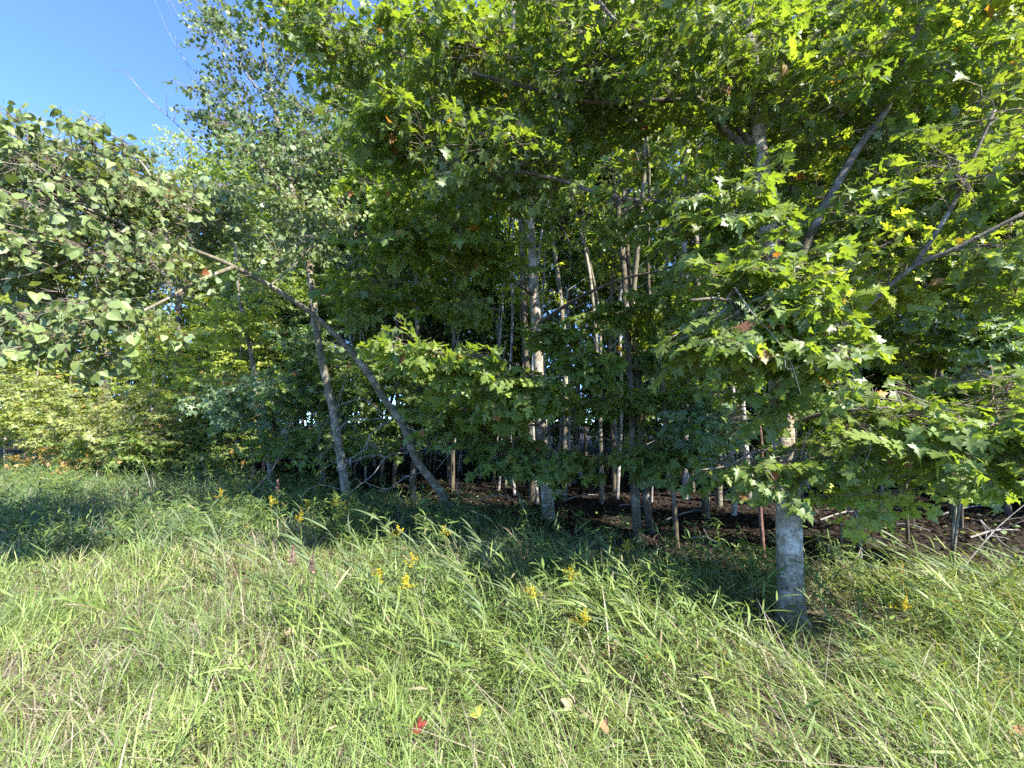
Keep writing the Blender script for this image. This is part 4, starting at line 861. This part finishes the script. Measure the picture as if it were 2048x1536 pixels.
# leafy weeds in the rough strip: stems with lance leaves
def weeds():
    rng = np.random.default_rng(52); x, y = sample_ground(10500, 1.9, 16, 1.1, rng); d, lawn = region(x, y)
    p = np.clip((d + .6) / .8, 0, 1) * np.clip((y - 3.0) / 2.2, .03, 1) * (1 - lawn) * np.clip(.5 + .7 * field(x, y, .9, 53), .08, 1) * np.where(x > 2.5, .35, 1); k = rng.random(len(x)) < p; x, y = x[k], y[k]; n = len(x)
    h = rng.uniform(.18, .68, n) * np.clip(.4 + .3 * (y - 1.8), .4, 1); lx = rng.normal(-.12, .12, n); ly = rng.normal(0, .1, n)
    b = np.c_[x, y, ground_z(x, y)]; t = b + np.c_[lx * h * 2, ly * h * 2, h]
    V1, F1 = segs_tubes(b, t, np.full(n, .0025), np.full(n, .0012), 3); T1 = np.tile([.08, .12, .03], (len(V1), 1))
    m = 15; s = rng.uniform(.25, 1.0, (n, m)) ** .8; pos = (b[:, None] + (t - b)[:, None] * s[..., None]).reshape(-1, 3); a = rng.uniform(0, 6.28, n * m)
    dd = np.c_[np.cos(a), np.sin(a), rng.normal(.25, .3, n * m)]; nn = np.tile([0, 0, 1.], (n * m, 1)) + rng.normal(0, .3, (n * m, 3))
    tn = tints(n * m, 'maple_dark', rng, np.repeat(np.arange(n), m), .01); V2, F2, T2 = leaves_geo(pos, dd, nn, rng.uniform(.06, .13, n * m) * np.repeat(np.clip(h / .3, .6, 1.2), m), tn, 'lance_far', rng)
    V2, F2, T2 = V2, F2, T2
    V, F = join([(V1, F1), (V2, F2)]); build('undergrowth', V, F, M_GRASS, np.vstack([T1, T2]), kind='stuff')
    # broad-leaved seedlings and ground cover below the trees
    x, y = sample_ground(26000, 3.0, 17, 1.0, rng); d, lawn = region(x, y); k = (d < 1.2) & (d > -3.5) & (rng.random(len(x)) < np.clip(.25 + .8 * field(x, y, .9, 57), .02, .9) * np.clip((d + 3.5) / 3.5, 0, 1)); x, y = x[k], y[k]; n = len(x)
    pos = np.c_[x, y, ground_z(x, y) + rng.uniform(.03, .22, n)]; a = rng.uniform(0, 6.28, n)
    V, F, T = leaves_geo(pos, np.c_[np.cos(a), np.sin(a), rng.normal(0, .3, n)], np.tile([0, -.2, 1.], (n, 1)) + rng.normal(0, .35, (n, 3)), rng.uniform(.03, .075, n), tints(n, 'maple_dark', rng, odd=.02), 'oval', rng)
    build('ground_cover', V, F, M_GRASS, T, kind='stuff')
    # fallen leaves on the forest floor
    n = 42000; x = rng.uniform(-12, 15, n); y = edge_y(x) + rng.uniform(-1.2, 13, n) * rng.uniform(.2, 1, n); a = rng.uniform(0, 6.28, n)
    pos = np.c_[x, y, ground_z(x, y) + rng.uniform(.004, .03, n)]; k = rng.random((n, 1)); tn = (np.array([.012, .009, .007]) * (1 - k) + np.array([.050, .037, .027]) * k * k) * rng.uniform(.6, 1.3, (n, 1))  # litter tint darkened as well to carry the shade under the trees
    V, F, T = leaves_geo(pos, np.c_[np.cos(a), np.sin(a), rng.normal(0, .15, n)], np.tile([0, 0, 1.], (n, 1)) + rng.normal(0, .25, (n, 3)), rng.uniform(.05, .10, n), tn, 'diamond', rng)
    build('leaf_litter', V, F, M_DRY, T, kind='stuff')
weeds()

# ------------------------------------------------------------------ goldenrod, tall reeds, seed heads, single fallen leaves
def foot_of(px, py, h):
    """ground point of a plant of height h whose top is seen at (px, py)"""
    x = (px - 1024) / F_PX; v = (768 - py) / F_PX; dy = CP - v * SP; dz = SP + v * CP
    Y = (h - EYE) / (dz / dy); return np.array([x / dy * Y, Y, 0.])

def lance_mesh(rng, tn, shape='lance'):
    V, F, T = leaves_geo(np.zeros((1, 3)), np.array([[0, 1., 0]]), np.array([[0, 0, 1.]]), np.ones(1), np.array([tn]), shape, rng)
    o = build('leaf', V, F, M_GRASS, T); me = o.data; bpy.data.objects.remove(o); return me
_lr = np.random.default_rng(3)
LANCE = [lance_mesh(_lr, c) for c in ([.05, .09, .02], [.075, .115, .024], [.045, .08, .022], [.09, .12, .03])]
OVAL = [lance_mesh(_lr, c, 'oval') for c in ([.055, .095, .017], [.08, .12, .02], [.10, .125, .022])]

def place(name, me, root, pos, d, n, s, wx=1.0):
    o = bpy.data.objects.new(name, me); COL.objects.link(o); o.parent = root
    y = nrm(np.asarray(d, float)); x = nrm(np.cross(y, n)); z = np.cross(x, y); Mx = np.eye(4)
    Mx[:3, 0] = x * s * wx; Mx[:3, 1] = y * s; Mx[:3, 2] = z * s; Mx[:3, 3] = pos; o.matrix_local = Matrix(Mx.tolist()); return o

def stalk(name, label, cat, px, py, h, rng, leaves=16, leaf=.09, flower=None, lean=(-.1, 0), meshes=LANCE, m=B_TWIG, group=None, wx=1.0):
    f = foot_of(px, py, h); top = np.array([0, 0, h]); foot = f - np.array([lean[0] * h, lean[1] * h, 0]); foot[2] = float(ground_z(foot[0], foot[1]))
    root = thing(name, label, cat, foot, group)
    P, r = smooth_path(np.array([[0, 0, -.01], [lean[0] * h * .3, lean[1] * h * .3, h * .5], [lean[0] * h, lean[1] * h, h]]), [.004, .003, .0012], 5)
    V, F = tube(P, r, 5); build('stem', V, F, M_GRASS, np.tile([.13, .15, .05], (len(V), 1)), parent=root, smooth=True)
    for k in range(leaves):
        t = .15 + .8 * k / leaves; i = t * (len(P) - 1); p = P[int(i)] + (P[min(int(i) + 1, len(P) - 1)] - P[int(i)]) * (i % 1); a = k * 2.4 + rng.normal(0, .3)
        place('leaf', meshes[int(rng.integers(0, len(meshes)))], root, p, (math.cos(a), math.sin(a), rng.normal(.35, .2)), np.array([rng.normal(0, .2), rng.normal(0, .2), 1.]), leaf * rng.uniform(.75, 1.2) * (1.15 - .6 * t), wx)
    if flower is not None:
        n = flower; A = []; B = []; pos = []
        for k in range(9):
            t = k / 9; p = P[-1] - np.array([0, 0, .14 * (1 - t)]) * h * 1.2; a = rng.uniform(0, 6.28); L = .085 * (1.1 - t) ; q = p + np.array([math.cos(a) * L, math.sin(a) * L, .02 + .02 * rng.random()]); A.append(p); B.append(q)
            for _ in range(n // 9): u = rng.random(); pos.append(p + (q - p) * u + rng.normal(0, .005, 3) + [0, 0, .006])
        pos = np.array(pos); N = len(pos); V1, F1 = segs_tubes(np.array(A), np.array(B), np.full(9, .0012), np.full(9, .0008), 3)
        dd = rng.normal(0, 1, (N, 3)) + [0, 0, 1]; V2, F2, T2 = leaves_geo(pos, dd, rng.normal(0, 1, (N, 3)), rng.uniform(.006, .013, N), np.array([.40, .31, .02]) * rng.uniform(.6, 1.1, (N, 1)), 'oval', rng)
        V, F = join([(V1, F1), (V2, F2)]); build('flower_head', V, F, M_FLOWER, np.vstack([np.tile([.15, .15, .04], (len(V1), 1)), T2]), parent=root)
    return root
rg = np.random.default_rng(88)
GR = [(668, 1000, .62, 'goldenrod with spreading yellow plume in front of the upright aspen foot'), (690, 1004, .60, 'goldenrod just right of the one with the spreading plume'), (600, 1030, .60, 'goldenrod with dull brownish yellow plume in the shaded grass'), (612, 1008, .62, 'small goldenrod tip above the brownish plume'),
      (797, 1052, .58, 'goldenrod with dense golden spike below the bowed trunk'), (886, 1052, .58, 'goldenrod with browning head at the foot of the bowed trunk'), (824, 1102, .55, 'goldenrod with loose yellow head below the golden spike'), (816, 1150, .50, 'goldenrod with scattered yellow sprigs low in the long grass'),
      (756, 1136, .50, 'faded goldenrod among long leaning grass'), (1138, 1138, .45, 'small bright goldenrod tip at the edge of the leafy weeds'), (1170, 1228, .42, 'lowest bright yellow goldenrod beside the leafy stalk'), (1254, 1082, .55, 'goldenrod tip in front of the mossy pair of trunks'),
      (1063, 1172, .45, 'goldenrod half hidden in green stems at mid grass'), (440, 985, .65, 'goldenrod with hazy drooping plume in the left shade'), (1808, 1200, .42, 'tiny goldenrod tip in the dry grass on the right'), (540, 1000, .62, 'pale goldenrod in the deep shade left of the plumes')]
for px, py, h, lab in GR:
    stalk('goldenrod', lab, 'goldenrod', px, py, h, rg, leaves=12, leaf=.075, flower=216, lean=(rg.normal(-.12, .08), rg.normal(0, .05)))
ST = [(1330, 1065, .72, 20, .11, 'tall leafy stalk with yellow bud standing above the weeds'), (1300, 1120, .6, 18, .10, 'leafy stalk just left of the tall budded one'), (1215, 1120, .58, 18, .10, 'leafy weed stalk at the dark edge of the grass'), (1150, 1100, .6, 16, .10, 'leafy weed stalk left of the mossy trunks'), (1345, 1150, .5, 16, .09, 'bright leafy stalk in sun below the tall one'),
      (1080, 1120, .55, 16, .09, 'fresh green leafy stalk among leaning reed grass'), (1895, 1178, .45, 18, .10, 'leafy stalk with long drooping leaves on the right'), (950, 1080, .55, 14, .09, 'thin leafy stalk among the reed stems'), (1990, 1200, .4, 14, .09, 'leafy stalk near the right end of the dry grass'), (1165, 1160, .45, 16, .09, 'bushy leafy stalk beside the small goldenrod')]
for px, py, h, nl, lf, lab in ST:
    stalk('leafy_stalk', lab, 'weed', px, py, h, rg, leaves=nl + 8, leaf=lf, lean=(rg.normal(0, .06), 0), wx=1.8)
rs_ = np.random.default_rng(91)
for px, py, h in sorted([(1010, 1110, .5), (1050, 1075, .55), (1110, 1130, .5), (1185, 1105, .5), (1235, 1140, .48), (1265, 1110, .55), (1285, 1160, .46), (1370, 1110, .55), (1395, 1180, .42), (1440, 1170, .42), (1640, 1120, .44), (1700, 1150, .42), (1760, 1170, .42), (1850, 1160, .42), (1930, 1190, .4), (2010, 1150, .42), (905, 1100, .55), (850, 1075, .58), (1100, 1170, .45), (980, 1140, .5)]):
    m_ = [t for a, t in MARKS if a <= px][-1].replace('behind ', 'before ').replace('hidden ', ''); c_ = COUNT.get(('weed', m_), 0); COUNT[('weed', m_)] = c_ + 1
    stalk('leafy_stalk', f'narrow-leaved weed stalk {m_}, {["first", "second", "third", "fourth", "fifth"][c_]} from the left', 'weed', px, py, h, rs_, leaves=24, leaf=.085, lean=(rs_.normal(-.05, .1), 0), wx=1.5, group='weed stalks before the dark wood')
BRD = [(1478, 1048, .55, 'broad-leaved seedling with oval leaves in front of the dark litter'), (1540, 1120, .42, 'oval-leaved seedling at the left foot of the big maple'), (1590, 1150, .32, 'yellowish seedling touching the big maple trunk'), (1465, 1215, .35, 'bright yellow-green broad weed in the sunny grass'), (1500, 1190, .3, 'pale oval-leaved weed left of the big trunk base'), (985, 1290, .16, 'low broad clover-like weed in the lawn')]
for px, py, h, lab in BRD:
    stalk('broadleaf_weed', lab, 'weed', px, py, h, rg, leaves=15, leaf=.075, meshes=OVAL, lean=(rg.normal(0, .1), 0), wx=1.2)

# reed grass stems leaning left
def reed_mesh(rng):
    t = np.linspace(0, 1, 6); V = []; 
    for k, tt in enumerate(t):
        c = np.array([0, tt, -.28 * tt ** 2.2]); ww = .030 * math.sin(math.pi * min(1, .18 + tt * .82)) ** .8 if k < 5 else .0005
        V += [c + [ww, 0, .006], c - [ww, 0, -.006]]
    F = []
    for k in range(5): a = 2 * k; F += [[a, a + 1, a + 3], [a, a + 3, a + 2]]
    col = np.array([[.055, .085, .027], [.085, .11, .038], [.11, .13, .05]][int(rng.integers(0, 3))]); o = build('leaf', np.array(V), F, M_GRASS, np.tile(col, (12, 1)), smooth=True); me = o.data; bpy.data.objects.remove(o); return me
REED = [reed_mesh(_lr) for _ in range(6)]
RS = [(525, 930, .95), (545, 1020, .8), (640, 1040, .72), (590, 1075, .62), (690, 1040, .7), (745, 1020, .72), (860, 1030, .7), (905, 1060, .62), (930, 1040, .66), (760, 1085, .6), (820, 1060, .6), (980, 1030, .6), (700, 1095, .55), (620, 1110, .55), (880, 1100, .55), (1000, 1090, .5), (470, 1030, .7), (420, 1050, .65), (350, 1040, .6), (400, 1090, .55),
      (1200, 1070, .62), (1140, 1060, .6), (1250, 1090, .55), (1010, 1160, .45), (940, 1150, .48), (1080, 1180, .42), (1160, 1190, .4), (1250, 1180, .42), (1420, 1100, .5), (1440, 1130, .46), (1700, 1040, .58), (1730, 1070, .54), (1760, 1090, .5), (1790, 1080, .55), (1680, 1110, .46), (1740, 1120, .45), (1850, 1100, .5), (1900, 1130, .45), (1960, 1150, .42), (1820, 1140, .44), (1640, 1150, .42),
      (1990, 1090, .5), (2020, 1160, .42), (1340, 1230, .36), (1480, 1260, .34), (1100, 1290, .3), (1230, 1270, .32), (1560, 1300, .3), (1690, 1290, .3), (1790, 1280, .32), (880, 1230, .38), (780, 1180, .42), (660, 1160, .46), (560, 1140, .5), (500, 1120, .5)]
for px, py, h in RS:
    f = foot_of(px, py, h); rr = rg; lean = rr.uniform(.35, .8); az = rr.normal(2.9, .25); top = np.array([math.cos(az) * lean * h, math.sin(az) * lean * h, h]); foot = f - top * [1, 1, 0]; foot[2] = float(ground_z(foot[0], foot[1]))
    if foot[1] > edge_y(foot[0]) + .6: lab = 'reed grass stem'
    root = thing('reed_grass', 'leaning reed grass stem with long pale green blades in the rough grass', 'reed', foot, 'leaning reed grass stems in the rough strip')
    P, r = smooth_path(np.array([[0, 0, -.01], top * [.35, .35, .55], top]), [.0035, .003, .001], 4); V, F = tube(P, r, 4); build('stem', V, F, M_GRASS, np.tile([.09, .105, .045], (len(V), 1)), parent=root, smooth=True)
    for k in range(10):
        t = .25 + .75 * k / 9.5; i = min(t, .999) * (len(P) - 1); p = P[int(i)]; tt = nrm(P[int(i) + 1] - P[int(i)]); a = az + (-1) ** k * rr.uniform(.25, .8); dd = tt * .9 + np.array([math.cos(a), math.sin(a), rr.uniform(0, .4)]) * .6
        place('leaf', REED[int(rr.integers(0, 6))], root, p, dd, np.array([rr.normal(0, .4), rr.normal(0, .4), 1.]), rr.uniform(.16, .30) * (h / .5) ** .5, 1.0)

def seed_head(px, py, h, lab):
    f = foot_of(px, py, h); f[2] = float(ground_z(f[0], f[1])); root = thing('seed_head_grass', lab, 'grass stem', f)
    P, r = smooth_path(np.array([[.05, 0, 0], [.02, 0, h * .5], [0, 0, h]]), [.0025, .002, .0008], 4); V, F = tube(P, r, 4); build('stem', V, F, M_DRY, np.tile([.15, .12, .07], (len(V), 1)), parent=root)
    n = 90; t = rg.uniform(.72, 1, n); a = rg.uniform(0, 6.28, n); rad = .035 * (1.05 - t) * 3; pos = np.c_[np.cos(a) * rad * rg.random(n), np.sin(a) * rad * rg.random(n), t * h]
    V, F, T = leaves_geo(pos, np.c_[np.cos(a) * .5, np.sin(a) * .5, np.ones(n)], rg.normal(0, 1, (n, 3)), rg.uniform(.012, .026, n), np.array([.17, .105, .075]) * rg.uniform(.6, 1.2, (n, 1)), 'oval', rg); build('seed_head', V, F, M_DRY, T, parent=root)
for a in [(528, 915, .95, 'tall pinkish grass seed head standing before the thin leaning trunk'), (506, 928, .92, 'slim grass seed head just left of the tall pinkish one'), (830, 975, .75, 'reddish seed head in front of the bowed trunk'), (915, 960, .78, 'reddish brown seed head at the dark edge of the wood'), (585, 1100, .55, 'purplish fallen seed head in the sunny grass edge'), (625, 1120, .52, 'purplish seed head right of the fallen one'), (556, 960, .8, 'bent whitish seed head in the shaded grass')]: seed_head(*a)

def fallen(px, py, s, col, lab, shape='maple_fine', cat='leaf'):
    p = fallen_at(px, py); rng = np.random.default_rng(int(px))
    V, F, T = leaves_geo(np.zeros((1, 3)), np.array([[rng.normal(0, 1), rng.normal(0, 1), .15]]), np.array([[rng.normal(0, .3), -.5, 1.]]), np.array([s]), np.array([col]), shape, rng)
    o = build('fallen_leaf', V, F, M_DRY, T); o.location = p; o['label'] = lab; o['category'] = cat
for a in FALLEN: fallen(*a)
